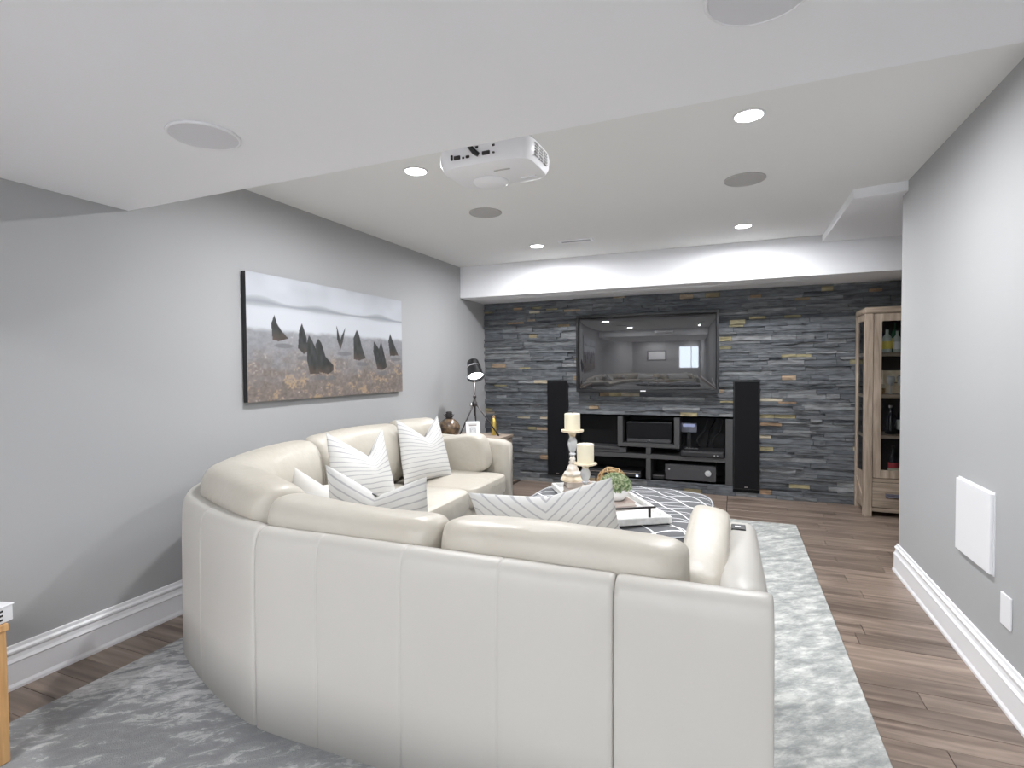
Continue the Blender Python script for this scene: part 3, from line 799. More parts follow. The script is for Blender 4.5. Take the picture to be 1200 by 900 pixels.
# seat base (rails) and seat cushions
def inner_poly(s0, s1, n0, inner):   # polygon between the back path (offset n0) and inner points
    P = []; s = s0
    while s < s1: P.append(at(s, n0)); s += 0.08
    P.append(at(s1, n0))
    return [(p.x, p.y) for p in P] + inner
base_b = B()
base_b.prism([(-0.04, 1.49), (-1.45, 1.49), (-1.45, 2.26), (-0.04, 2.26)], SZ, 0.30, 0.012)
base_b.obj('seat_base', M_leather, sofa, SA)
B().prism(inner_poly(sB - 0.07, sC - 0.02, 0.14, [(-1.78, 2.47), (-1.50, 2.26)]), SZ, 0.30, 0.01).obj('seat_base', M_leather, sofa, SA)
B().prism([(-2.49, 2.45), (-2.49, 4.06), (-1.76, 4.06), (-1.76, 2.47)], SZ, 0.30, 0.012).obj('seat_base', M_leather, sofa, SA)
def soft_box(x0, x1, y0, y1, z0, z1, crown=0.02, r=0.08):
    # cushion: superelliptic box with a crowned top
    b = B(); nx = 18; rings = []
    cx, cy = (x0 + x1) / 2, (y0 + y1) / 2
    H = z1 - z0
    levels = [(0.0, 0.90), (0.08, 0.965), (0.25, 1.0), (0.6, 1.0), (0.80, 0.985), (0.92, 0.95), (0.985, 0.87), (1.0, 0.75)]
    for t, k in levels:
        rings.append([Vector((p.x, p.y, z0 + H * t)) for p in sup((x1 - x0) - 2 * (1 - k) * r * 2, (y1 - y0) - 2 * (1 - k) * r * 2, 44, 9.0, cx, cy)])
    for k in (0.9, 0.7, 0.45, 0.2):
        zz = z1 + crown * (1 - k * k) ** 0.8
        rings.append([Vector((cx + (p.x - cx) * k, cy + (p.y - cy) * k, zz)) for p in sup((x1 - x0) - 0.5 * r * 2, (y1 - y0) - 0.5 * r * 2, 44, 9.0, cx, cy)])
    return b.loft(rings)
soft_box(-0.77, -0.05, 1.52, 2.32, 0.295, 0.44).obj('seat_cushion', M_leather, sofa, SA)
soft_box(-1.49, -0.775, 1.52, 2.32, 0.295, 0.44).obj('seat_cushion', M_leather, sofa, SA)
B().prism(inner_poly(sB - 0.0, sC - 0.02, 0.17, [(-1.735, 2.50), (-1.50, 2.32)]), 0.295, 0.455, 0.062, 6).obj('seat_cushion', M_leather, sofa, SA)
soft_box(-2.46, -1.70, 2.53, 3.42, 0.295, 0.445, 0.03).obj('seat_cushion', M_leather, sofa, SA)
soft_box(-2.46, -1.70, 3.425, 4.06, 0.295, 0.445, 0.03).obj('seat_cushion', M_leather, sofa, SA)

# back cushions: puffy sweeps following the frame
def back_cushion(s0, s1, ztop=0.875, nb=0.088, nf=0.30, wob=0, r_end=0.10, name='back_cushion', zbot=0.45):
    b = B(); rings = []; N_ = 34
    rg = random.Random(wob)
    ph = [rg.uniform(0, 6) for _ in range(4)]
    for i in range(N_ + 1):
        t = i / N_; t = 0.5 - 0.5 * math.cos(PI * t)
        s = s0 + (s1 - s0) * t
        e = min(s - s0, s1 - s)
        k = (1 - max(0, 1 - e / r_end) ** 2.4) ** (1 / 2.4)
        k = 0.10 + 0.90 * k
        bulge = 0.010 * math.sin(s * 9 + ph[0]) * k
        zt = ztop + 0.010 * math.sin(s * 5 + ph[1])
        cn, cz = (nb + nf) / 2, (zbot + zt) / 2
        a, c_ = (nf - nb) / 2, (zt - zbot) / 2
        r = []
        M_ = 28
        for j in range(M_):
            th = 2 * PI * j / M_
            cc, sn = math.cos(th), math.sin(th)
            pn = math.copysign(abs(cc) ** (2 / 2.9), cc) * a
            pz = math.copysign(abs(sn) ** (2 / 3.2), sn) * c_
            # slump: the top leans back over the frame, front is fuller low down
            lean = -0.018 * (pz / c_)
            pn += lean + (0.03 if cc > 0 else 0) * (1 - abs(pz / c_)) + bulge * (1 if cc > 0 else 0.3)
            kz = 0.25 + 0.75 * k
            pp = at(s, cn + pn * k)
            r.append(Vector((pp.x, pp.y, cz + pz * (0.78 + 0.22 * k))))
        rings.append(r)
    o = b.loft(rings).obj(name, M_leather, sofa, True)
    return o
s_ac = 0.095
back_cushion(0.20, 0.955, 0.826, wob=1, r_end=0.10)
back_cushion(0.96, 1.715, 0.830, wob=2, r_end=0.09)
sK = s_near(-2.62, 2.60)
back_cushion(1.72, sK - 0.005, 0.868, nf=0.34, wob=3, r_end=0.10)
back_cushion(sK + 0.005, sK + 0.91, 0.893, wob=4, r_end=0.09)
back_cushion(sK + 0.92, SL[-1] - 0.14, 0.893, wob=5, r_end=0.08)
# loose leather cushions against both arms
def leather_pad(L_, H_, T_, loc, rot, label=None):
    b = B(); rings = []
    for i in range(19):
        t = -1 + 2 * i / 18
        k = (1 - abs(t) ** 3.4) ** (1 / 3.4) if abs(t) < 1 else 0.0
        k = max(k, 0.06)
        r = []
        for j in range(24):
            th = 2 * PI * j / 24; cc, sn = math.cos(th), math.sin(th)
            yy = math.copysign(abs(cc) ** (2 / 4.0), cc) * L_ / 2
            zz = math.copysign(abs(sn) ** (2 / 4.0), sn) * H_ / 2
            r.append(Vector((t * T_ / 2, yy * (0.80 + 0.2 * k), zz * (0.80 + 0.2 * k))))
        rings.append(r)
    o = b.loft(rings).obj('arm_cushion', M_leather, sofa, True)
    o.data.transform(Matrix.Translation((sofa.location)))
    o.location = Vector(loc) - Vector(sofa.location); o.rotation_euler = rot
    return o
leather_pad(0.74, 0.35, 0.14, (-0.10, 1.90, 0.59), (math.radians(5), math.radians(9), 0))
leather_pad(0.56, 0.33, 0.14, (-2.12, 3.985, 0.585), (math.radians(9), math.radians(8), -PI / 2))
# feet
for (x, y) in ((0.0, 1.50), (-1.40, 1.50), (-2.12, 1.88), (-2.40, 2.6), (-2.40, 4.10), (-1.80, 4.10), (-1.80, 2.7), (-1.35, 2.2), (0.0, 2.2)):
    B().lathe([(0.028, 0.012), (0.033, 0.030), (0.034, SZ + 0.01)], (x, y, 0), n=16).obj('foot', M_black, sofa, SA)

# ================================================================== THROW PILLOWS
def pillow(label, loc, w, h, T, rot, chop=0.12, mat=M_pil, cw=0.30, tilt=None, pin=0.1, vx=0.0, fold=0.0, seed=0, group='white throw pillows'):
    N_ = 30; b = B(); bm = b.bm
    uvl = bm.loops.layers.uv.new('UVMap')
    rg = random.Random(seed); p1, p2 = rg.uniform(0, 6), rg.uniform(0, 6)
    grid = {}
    def P(i, j, side):
        s = -1 + 2 * i / N_; t = -1 + 2 * j / N_
        s = math.sin(s * PI / 2 * 0.98) / math.sin(PI / 2 * 0.98); t = math.sin(t * PI / 2 * 0.98) / math.sin(PI / 2 * 0.98)
        x = w / 2 * s * (1 - 0.07 * (1 - t * t)); z = h / 2 * t * (1 - 0.06 * (1 - s * s))
        th = T / 2 * (max(0, 1 - abs(s) ** 2.4) ** 0.62) * (max(0, 1 - abs(t) ** 2.4) ** 0.62)
        up = max(0, (t + 0.30) / 1.30)
        sv = (s - vx) / (1 - vx) if s > vx else (vx - s) / (1 + vx)
        vee = max(0, 1 - sv) ** 1.15
        d = chop * vee * up ** 1.1
        z -= d
        y = side * th * (1 + 0.08 * math.sin(3 * s + p1) * math.sin(2.5 * t + p2)) - side * 0.12 * d * math.exp(-(sv / 0.13) ** 2)
        x *= (1 - pin * up)
        return (x, y, z + h / 2), (s * w / 2, t * h / 2)
    for side in (-1, 1):
        for i in range(N_ + 1):
            for j in range(N_ + 1):
                edge = i in (0, N_) or j in (0, N_)
                key = (i, j, 0 if edge else side)
                if key not in grid:
                    co, uvq = P(i, j, side)
                    grid[key] = bm.verts.new(co)
        for i in range(N_):
            for j in range(N_):
                q = [(i, j), (i + 1, j), (i + 1, j + 1), (i, j + 1)]
                vs_ = [grid[(a, c_, 0 if (a in (0, N_) or c_ in (0, N_)) else side)] for a, c_ in q]
                if side > 0: vs_ = vs_[::-1]; q = q[::-1]
                f = bm.faces.new(vs_)
                for lp, (a, c_) in zip(f.loops, q):
                    uu, vv = P(a, c_, side)[1]; sq = abs(uu * 2 / w - vx)
                    lp[uvl].uv = (uu, vv + fold * 0.16 * (1 - min(1, sq)) * -1 * -1)
    o = b.obj('throw_pillow', mat, None, True)
    o.location = loc; o.rotation_euler = rot; o.rotation_mode = 'XYZ'
    tag(o, label, 'pillow', group)
    return o
R = math.radians
# local frame: pillow stands on its bottom edge, faces local -y; rot x = lean, rot z = turn
pillow('chopped striped white pillow on the sofa, farthest one, nearest the lamp', (-2.12, 3.50, 0.462), 0.46, 0.49, 0.16, (R(-16), 0, R(70)), 0.15, pin=0.13, vx=0.15, seed=1)
pillow('chopped striped white pillow second from the lamp, left of the farthest pillow', (-2.05, 2.66, 0.455), 0.44, 0.49, 0.16, (R(-16), 0, R(66)), 0.16, pin=0.14, vx=0.35, seed=2)
pillow('wide chopped striped pillow in front of two others at the near sofa back', (-1.36, 1.87, 0.45), 0.52, 0.45, 0.16, (R(10), R(2), 0), 0.10, pin=0.05, seed=3)
pillow('plainer white pillow in the sofa corner, partly hidden by striped ones', (-1.875, 2.0, 0.448), 0.34, 0.36, 0.12, (R(-10), R(18), R(66)), 0.05, mat=M_pil2, pin=0.04, seed=4)
pillow('striped white pillow nearest the ottoman, leaning on the near sofa back', (-0.565, 1.87, 0.455), 0.56, 0.45, 0.16, (R(12), R(-10), 0), 0.035, pin=0.03, vx=0.1, seed=5, fold=1.0)

# ================================================================== OTTOMAN
ot = wthing('ottoman', 'large square grey ottoman with white line pattern beyond the sofa', 'ottoman', (-0.71, 3.47, 0.012))
b = B(); bm = b.bm; uvl = bm.loops.layers.uv.new('UVMap')
OC = Vector((-0.71, 3.47)); OW, OD = 1.24, 1.24
lev = [(0.93, 0.07, 0), (0.97, 0.09, 0.02), (1.0, 0.16, 0.10), (1.005, 0.25, 0.20), (1.0, 0.33, 0.28), (0.975, 0.385, 0.34), (0.93, 0.413, 0.39), (0.86, 0.425, 0.44), (0.72, 0.433, 0.53), (0.5, 0.438, 0.65), (0.25, 0.440, 0.8), (0.02, 0.441, 1.0)]
rings = []; uvs = []
for k, z_, dd in lev:
    base_r = sup(OW, OD, 64, 4.2)
    r = []; ur = []
    for p in base_r:
        r.append(bm.verts.new((OC.x + p.x * k, OC.y + p.y * k, z_)))
        ext = 1.0 + max(0, 0.35 - z_) * 1.4
        ur.append((p.x * k * (ext if z_ < 0.36 else 1), p.y * k * (ext if z_ < 0.36 else 1)))
    rings.append(r); uvs.append(ur)
for i in range(len(rings) - 1):
    for j in range(64):
        k = (j + 1) % 64
        f = bm.faces.new((rings[i][j], rings[i][k], rings[i + 1][k], rings[i + 1][j]))
        for lp, uv_ in zip(f.loops, (uvs[i][j], uvs[i][k], uvs[i + 1][k], uvs[i + 1][j])): lp[uvl].uv = uv_
bm.faces.new(rings[-1]); bm.faces.new(rings[0][::-1])
b.obj('upholstery', M_ott, ot, True)
B().tube([(p.x + OC.x, p.y + OC.y, 0.405) for p in sup(OW * 0.955, OD * 0.955, 96, 4.2)] + [(sup(OW * 0.955, OD * 0.955, 96, 4.2)[0].x + OC.x, OC.y, 0.405)], 0.005, 6).obj('piping', principled('piping_fabric', (0.42, 0.43, 0.45), 0.9), ot, True)
for dx in (-0.45, 0.45):
    for dy in (-0.45, 0.45):
        B().lathe([(0.025, 0.012), (0.03, 0.08)], (OC.x + dx, OC.y + dy, 0), n=14).obj('foot', M_black, ot, SA)

# tray (local frame: +x long side, towards the camera corner; +y short side)
TZ = 0.4405
ua = math.atan2(-0.857, 0.515)
tr = thing('serving_tray', 'long white wooden tray with dark metal handles on the ottoman', 'tray', (-1.205, 3.665, TZ), ua); tr['_local'] = 1
TL, TW = 0.985, 0.455
B().box(0.01, TL - 0.01, 0.01, TW - 0.01, 0.0, 0.008).obj('tray_bottom', M_traywhite, tr, loc=(0, 0, 0))
for a in ((0, TL, 0, 0.024), (0, TL, TW - 0.024, TW)):
    B().box(a[0], a[1], a[2], a[3], 0.0, 0.038, 0.003, 1).obj('long_side', M_traywhite, tr, loc=(0, 0, 0))
for a in ((0, 0.024), (TL - 0.024, TL)):
    B().box(a[0], a[1], 0.024, TW - 0.024, 0.0, 0.038, 0.003, 1).obj('short_side', M_traygrey, tr, loc=(0, 0, 0))
for xh in (0.012, TL - 0.012):
    b = B()
    b.box(xh - 0.006, xh + 0.006, TW / 2 - 0.135, TW / 2 + 0.135, 0.088, 0.097)
    for yy in (-0.10, 0.10): b.box(xh - 0.006, xh + 0.006, TW / 2 + yy - 0.006, TW / 2 + yy + 0.006, 0.036, 0.09)
    b.obj('handle', M_iron, tr, loc=(0, 0, 0))

def book(name, label, cx, cy, z0, w, d, h, rz, cover, group):
    t = thing(name, label, 'book', (cx, cy, z0), rz, group); t['_local'] = 1
    b = B(); c = 0.0025
    b.box(-w / 2, w / 2, -d / 2, d / 2, 0, c); b.box(-w / 2, w / 2, -d / 2, d / 2, h - c, h); b.box(-w / 2, -w / 2 + c, -d / 2, d / 2, c, h - c)
    b.obj('cover', cover, t, loc=(0, 0, 0))
    B().box(-w / 2 + c, w / 2 - 0.005, -d / 2 + 0.004, d / 2 - 0.004, c, h - c).obj('pages', M_paper, t, loc=(0, 0, 0))
    return z0 + h
zb_ = TZ + 0.0085
z1_ = book('book', 'bottom cream book of the stack under the tall candlestick', -0.943, 3.425, zb_, 0.135, 0.17, 0.038, ua + 0.06, M_bookcream, 'books under the candlestick')
z1_ = book('book', 'middle cream book of the stack under the tall candlestick', -0.945, 3.427, z1_, 0.13, 0.165, 0.036, ua + 0.0, M_bookcream, 'books under the candlestick')
ztop_ = book('book', 'top cream book directly under the tall candlestick', -0.948, 3.43, z1_, 0.128, 0.16, 0.034, ua - 0.07, M_bookcream, 'books under the candlestick')

def candlestick(label, x, y, z0, H, rb, rp, label2, ch, cr):
    t = thing('candlestick', label, 'candlestick', (x, y, z0), 0, 'turned candlesticks on the tray'); t['_local'] = 1
    s = H
    B().lathe([(rb, 0), (rb, 0.008), (rb * 0.93, 0.016), (rb * 0.80, 0.030), (rb * 0.82, 0.036)], n=28).obj('base', M_rawwood, t, SA, loc=(0, 0, 0))
    B().lathe([(rb * 0.80, 0.036), (rb * 0.70, 0.050), (rb * 0.66, 0.056), (rb * 0.50, 0.062), (rb * 0.52, 0.070), (rb * 0.42, s * 0.26), (0.018, s * 0.34), (0.026, s * 0.36), (0.016, s * 0.39), (0.022, s * 0.42), (0.013, s * 0.46)], n=28).obj('stem', M_wash, t, True, loc=(0, 0, 0))
    B().lathe([(0.013, s * 0.46), (0.020, s * 0.50), (0.024, s * 0.52), (0.014, s * 0.55), (0.024, s * 0.60), (0.032, s * 0.70), (0.030, s * 0.78), (0.018, s * 0.86)], n=14).obj('glass_bulb', M_crystal, t, SA, loc=(0, 0, 0))
    B().lathe([(0.018, s * 0.86), (0.022, s * 0.90), (0.030, s * 0.945), (rp * 0.9, s * 0.955), (rp, s * 0.97), (rp, s), (rp * 0.2, s)], n=32).obj('drip_plate', M_rawwood, t, SA, loc=(0, 0, 0))
    k = thing('pillar_candle', label2, 'candle', (x, y, z0 + s), 0, 'pillar candles'); k['_local'] = 1
    B().lathe([(cr, 0), (cr, ch - 0.003), (cr - 0.003, ch), (cr * 0.7, ch - 0.004), (0.001, ch - 0.006)], n=32).obj('wax', M_wax, k, SA, loc=(0, 0, 0))
    B().tube([(0, 0, ch - 0.008), (0.001, 0, ch + 0.008)], 0.0015, 6).obj('wick', M_black, k, loc=(0, 0, 0))
candlestick('taller wood and glass candlestick standing on the stacked books', -0.986, 3.445, ztop_, 0.335, 0.080, 0.075, 'cream pillar candle on the taller candlestick', 0.108, 0.052)
# slice of wood under the shorter candlestick
sx_, sy_ = -0.845, 3.24
ws = tag(B().lathe([(0.075, 0), (0.078, 0.004), (0.078, 0.016), (0.074, 0.019)], n=24).obj('wood_slice', M_rawwood, None, SA, loc=(sx_, sy_, zb_)), 'small brown round wood coaster under the shorter candlestick', 'coaster')
candlestick('shorter wood and glass candlestick beside the plant', sx_, sy_, zb_ + 0.020, 0.245, 0.060, 0.072, 'cream pillar candle on the shorter candlestick', 0.118, 0.052)

# books under the bowl, bowl with succulents, rattan ball
bx_, by_ = -0.665, 3.27
q = book('book', 'lower grey-edged book under the white plant bowl', bx_ + 0.01, by_ - 0.02, zb_, 0.15, 0.20, 0.022, ua + 0.15, M_bookgrey, 'books under the plant bowl')
q = book('book', 'upper cream book directly under the white plant bowl', bx_ + 0.01, by_ - 0.02, q, 0.14, 0.19, 0.022, ua + 0.05, M_bookcream, 'books under the plant bowl')
pb = thing('potted_plant', 'round green succulent ball in a white bowl on the tray', 'plant', (bx_, by_, q), 0); pb['_local'] = 1
B().lathe([(0.045, 0), (0.050, 0.003), (0.070, 0.030), (0.086, 0.070), (0.088, 0.074), (0.082, 0.074), (0.066, 0.034), (0.001, 0.02)], n=36).obj('bowl', M_pot, pb, True, loc=(0, 0, 0))
b = B(); rg = random.Random(3)
for k in range(300):
    a = rg.uniform(0, 2 * PI); zc_ = rg.uniform(-0.12, 1.0)
    rr = math.sqrt(max(0, 1 - zc_ * zc_))
    n_ = Vector((rr * math.cos(a), rr * math.sin(a), zc_ * 0.85))
    c0 = n_ * 0.088 + Vector((0, 0, 0.080))
    T1 = n_.cross(Vector((0.3, 0.2, 1))).normalized(); T2 = n_.cross(T1)
    for j in range(6):
        th = j * PI / 3 + k
        d = (T1 * math.cos(th) + T2 * math.sin(th))
        L_ = rg.uniform(0.010, 0.018)
        s_ = d.cross(n_) * 0.0045
        tip = c0 + d * L_ + n_ * 0.014
        V_ = [b.bm.verts.new(p) for p in (c0, c0 + d * L_ * 0.55 + s_ + n_ * 0.003, tip, c0 + d * L_ * 0.55 - s_ + n_ * 0.003)]
        b.bm.faces.new(V_)
b.lathe([(0.001, 0.05), (0.072, 0.062), (0.078, 0.085), (0.067, 0.120), (0.040, 0.142), (0.001, 0.15)], n=18)
o = b.obj('foliage', M_green, pb, loc=(0, 0, 0)); o['kind'] = 'stuff'
rb_ = thing('rattan_ball', 'brown woven rattan ball behind the succulent bowl', 'decor ball', (-0.735, 3.50, zb_), 0); rb_['_local'] = 1
b = B(); rg = random.Random(9)
for k in range(16):
    ax = Vector((rg.gauss(0, 1), rg.gauss(0, 1), rg.gauss(0, 1))).normalized()
    e1 = ax.cross(Vector((0.1, 1, 0.2))).normalized(); e2 = ax.cross(e1); R0 = 0.088 + 0.004 * (k % 3)
    off = rg.uniform(-0.25, 0.25) * R0; r2 = math.sqrt(R0 * R0 - off * off)
    b.tube([(e1 * math.cos(2 * PI * q_ / 28) + e2 * math.sin(2 * PI * q_ / 28)) * r2 + ax * off + Vector((0, 0, 0.103)) for q_ in range(29)], 0.0042, 6)
b.obj('woven_strands', M_rattan, rb_, True, loc=(0, 0, 0))
tr_b = B().lathe([(0.03, 0.0), (0.035, 0.005), (0.03, 0.012)], (0, 0, 0), n=16).obj('ball_base', M_rattan, rb_, loc=(0, 0, 0))

# ================================================================== TELEVISION
tv = wthing('television', 'large black flat television hung on the stone wall', 'television', (-0.86, YS - 0.06, 1.04))
TX0, TX1, TZ0, TZ1 = -1.592, -0.130, 1.038, 1.868
yf = YS - 0.150
b = B(); bw_ = 0.026
for a in ((TX0, TX1, TZ0, TZ0 + bw_ + 0.008), (TX0, TX1, TZ1 - bw_, TZ1), (TX0, TX0 + bw_, TZ0 + bw_, TZ1 - bw_), (TX1 - bw_, TX1, TZ0 + bw_, TZ1 - bw_)):
    b.box(a[0], a[1], yf, yf + 0.045, a[2], a[3], 0.003, 1)
b.obj('bezel', M_black, tv)
B().box(TX0 + 0.05, TX1 - 0.05, yf + 0.03, yf + 0.075, TZ0 + 0.05, TZ1 - 0.05).obj('rear_case', M_black, tv)
B().box(-1.1, -0.6, yf + 0.07, YS - 0.066, 1.3, 1.6).obj('wall_bracket', M_iron, tv)
NXs, NZs = 60, 40; vt = []; fc = []
sx0, sx1, sz0, sz1 = TX0 + bw_ - 0.004, TX1 - bw_ + 0.004, TZ0 + bw_ + 0.004, TZ1 - bw_ + 0.004
for j in range(NZs + 1):
    for i in range(NXs + 1):
        a = math.sin(PI / 2 * (-1 + 2 * i / NXs)); c_ = math.sin(PI / 2 * (-1 + 2 * j / NZs))
        bul = 0.022 * (1 - a * a) * 1.0 + 0.012 * (1 - c_ * c_) + 0.022 * (1 - a ** 8) * (1 - c_ ** 8)
        vt.append((sx0 + (sx1 - sx0) * (a + 1) / 2 + 0.86, yf + 0.028 - bul - (YS - 0.06), sz0 + (sz1 - sz0) * (c_ + 1) / 2 - 1.04))
for j in range(NZs):
    for i in range(NXs):
        a = j * (NXs + 1) + i; fc.append((a, a + 1, a + NXs + 2, a + NXs + 1))
me = bpy.data.meshes.new('screen'); me.from_pydata(vt, [], fc); me.materials.append(M_screen); me.shade_smooth()
o = bpy.data.objects.new('screen', me); COL.objects.link(o); o.parent = tv
B().box(-0.90, -0.845, yf - 0.002, yf, TZ0 + 0.012, TZ0 + 0.024).obj('badge', M_white, tv)

# ================================================================== SPEAKER COVERS
def cover(P_, label):
    t = wthing('speaker_cover', label, 'speaker cover', ((P_[0] + P_[1]) / 2, YS - 0.03, P_[2]), 'tall black speaker covers beside the niche')
    B().box(P_[0] + 0.002, P_[1] - 0.002, YS - 0.060, YW + 0.002, P_[2] + 0.002, P_[3] - 0.002, 0.004, 2).obj('frame', M_black, t)
    B().box(P_[0] + 0.012, P_[1] - 0.012, YS - 0.063, YS - 0.058, P_[2] + 0.012, P_[3] - 0.012, 0.002, 1).obj('grille_cloth', M_blackmat, t)
    cx = (P_[0] + P_[1]) / 2
    B().box(cx - 0.016, cx + 0.016, YS - 0.066, YS - 0.062, P_[2] + 0.022, P_[2] + 0.032).obj('badge', M_steel, t)
cover(PL, 'tall black speaker cover left of the media niche')
cover(PR, 'tall black speaker cover right of the media niche, before the cabinet')

# ================================================================== MEDIA SHELF in the niche
sh = wthing('media_shelf', 'low charcoal media shelf built into the stone wall niche', 'shelf', (-0.86, YS, NZ0))
y0, y1 = YS - 0.045, YS + 0.36
e = 0.0015
def sb(n, x0, x1, z0, z1, yy0=y0): B().box(x0, x1, yy0, y1, z0, z1, 0.0015, 1).obj(n, M_shelf, sh)
sb('upright', NX0 + e, NX0 + 0.03, NZ0 + e, NZ1 - e)
sb('upright', -0.070, -0.002, NZ0 + e, NZ1 - e)
sb('shelf_board', NX0 + 0.03, -0.83, 0.330, 0.375, y0 + 0.01); sb('shelf_board', -0.83, -0.070, 0.330, 0.375, y0 + 0.01)
sb('speaker_box_side', -1.160, -1.105, 0.452, NZ1 - e); sb('speaker_box_side', -0.570, -0.515, 0.452, NZ1 - e)
sb('speaker_box_floor', -1.105, -0.570, 0.452, 0.492)
sb('divider', -0.860, -0.810, 0.375, 0.452, y0 + 0.005); sb('divider', -0.860, -0.810, NZ0 + e, 0.330, y0 + 0.005)
# centre speaker
t = wthing('centre_speaker', 'wide black centre speaker in the framed middle compartment', 'speaker', (-0.837, YS, 0.492))
B().box(-1.075, -0.60, YS + 0.02, YS + 0.25, 0.493, 0.715, 0.006, 2).obj('cabinet', M_black, t)
B().box(-1.065, -0.61, YS + 0.005, YS + 0.02, 0.535, 0.708, 0.004, 2).obj('grille_cloth', M_blackmat, t)
M_lip = principled('speaker_lip', (0.05, 0.05, 0.055), 0.4)
B().box(-1.065, -0.61, YS + 0.003, YS + 0.02, 0.497, 0.533, 0.003, 1).obj('plinth', M_lip, t)
B().box(-0.855, -0.820, YS - 0.0005, YS + 0.003, 0.510, 0.522).obj('badge', M_chrome, t)
# boxes
M_box = principled('dark_device_casing', (0.018, 0.018, 0.020), 0.4)
M_boxg = principled('grey_device_casing', (0.06, 0.06, 0.063), 0.45)
t = wthing('disc_player', 'flat grey disc player on the left end of the middle shelf', 'disc player', (-1.3, YS, 0.375))
B().box(-1.62, -1.07, YS - 0.02, YS + 0.22, 0.380, 0.436, 0.003, 1).obj('casing', M_boxg, t)
B().box(-1.55, -1.15, YS - 0.022, YS - 0.02, 0.402, 0.418).obj('tray_door', M_box, t)
for x in (-1.58, -1.11): B().lathe([(0.015, 0.3753), (0.015, 0.381)], (x, YS + 0.05, 0), n=12).obj('foot', M_black, t)
t = wthing('set_top_box', 'wide black set top box on the right of the middle shelf', 'media player', (-0.3, YS, 0.375))
B().box(-0.50, -0.085, YS - 0.055, YS + 0.22, 0.380, 0.440, 0.003, 1).obj('casing', M_box, t)
B().box(-0.485, -0.10, YS - 0.058, YS - 0.055, 0.418, 0.432).obj('display_strip', M_boxg, t)
for x in (-0.145, -0.175): B().lathe([(0.007, 0), (0.007, 0.004), (0.005, 0.005)], (x, YS - 0.055, 0.398), n=12, M=Matrix.Rotation(PI / 2, 3, 'X')).obj('knob', M_steel, t)
for x in (-0.47, -0.11): B().lathe([(0.012, 0.3753), (0.012, 0.381)], (x, YS + 0.05, 0), n=12).obj('foot', M_black, t)
t = wthing('remote_control', 'black remote control lying on the set top box', 'remote', (-0.42, YS + 0.03, 0.44))
B().box(-0.47, -0.33, YS + 0.0, YS + 0.045, 0.4405, 0.458, 0.004, 2).obj('casing', M_box, t)
for k in range(4): B().box(-0.455 + k * 0.03, -0.44 + k * 0.03, YS + 0.015, YS + 0.03, 0.458, 0.4605).obj('button', M_steel, t)
t = wthing('amplifier', 'black amplifier with a round silver dial in the lower right compartment', 'amplifier', (-0.38, YS, NZ0))
B().box(-0.66, -0.16, YS - 0.040, YS + 0.25, 0.125, 0.285, 0.004, 2).obj('casing', M_box, t)
B().box(-0.66, -0.16, YS - 0.043, YS - 0.04, 0.130, 0.280, 0.003, 1).obj('front_plate', M_lip, t)
B().box(-0.50, -0.32, YS - 0.046, YS - 0.043, 0.232, 0.252).obj('display', M_boxg, t)
B().lathe([(0.034, 0), (0.034, 0.012), (0.030, 0.016), (0.001, 0.016)], (-0.235, YS - 0.043, 0.212), n=28, M=Matrix.Rotation(PI / 2, 3, 'X')).obj('dial', M_chrome, t, SA)
B().lathe([(0.010, 0), (0.010, 0.006), (0.001, 0.006)], (-0.62, YS - 0.043, 0.235), n=16, M=Matrix.Rotation(PI / 2, 3, 'X')).obj('power_button', M_chrome, t, SA)
for k in range(14): B().box(-0.63 + k * 0.032, -0.615 + k * 0.032, YS - 0.01, YS + 0.2, 0.285, 0.289).obj('vent_rib', M_black, t)
for x in (-0.62, -0.20): B().lathe([(0.018, NZ0 + 0.0005), (0.018, 0.127)], (x, YS + 0.03, 0), n=12).obj('foot', M_black, t)
t = wthing('network_router', 'small white router with blue glow in the upper right compartment', 'router', (-0.42, YS + 0.28, 0.44))
B().box(-0.52, -0.36, YS + 0.20, YS + 0.23, 0.6, 0.70, 0.004, 1).obj('casing', principled('router_casing', (0.25, 0.26, 0.32), 0.4), t)
B().box(-0.50, -0.38, YS + 0.195, YS + 0.20, 0.66, 0.69).obj('label_strip', emission('router_leds', (0.55, 0.62, 0.95), 0.25), t)
B().box(-0.46, -0.42, YS + 0.20, YS + 0.23, 0.4405, 0.60).obj('stand', M_box, t)
rg = random.Random(21)
for k, lb in enumerate(('dark cable curling right beside the router in the niche', 'black cable slanting across the middle of the upper right compartment', 'grey cable hanging nearest the right upright of the niche')):
    x = -0.335 + k * 0.075
    pts = [(x, YS + 0.24, 0.452), (x + rg.uniform(-.03, .05), YS + 0.18, 0.53), (x + rg.uniform(-.02, .08), YS + 0.26, 0.62), (x + 0.08, YS + 0.33, 0.73)]
    o = B().tube([tuple(p) for p in catmull([Vector(p) for p in pts], 6)], 0.006, 6).obj('cable', M_boxg if k % 2 == 0 else M_black, None, True)
    tag(o, lb, 'cable', 'cables in the niche')
t = wthing('game_console', 'black game console with a silver line in the lower left compartment', 'game console', (-1.2, YS, NZ0))
B().box(-1.55, -0.92, YS + 0.02, YS + 0.28, NZ0 + 0.004, 0.175, 0.004, 1).obj('casing', M_box, t)
B().box(-1.54, -0.93, YS + 0.016, YS + 0.02, 0.150, 0.156).obj('silver_line', M_chrome, t)
B().box(-0.975, -0.95, YS + 0.014, YS + 0.02, 0.118, 0.135).obj('light', emission('console_light', (0.6, 0.7, 1.0), 1.2), t)
t = wthing('cable_box', 'small black box with thin silver trim left of the amplifier', 'media player', (-0.72, YS, NZ0))
B().box(-0.80, -0.675, YS + 0.03, YS + 0.2, NZ0 + 0.002, 0.155, 0.003, 1).obj('casing', M_box, t)
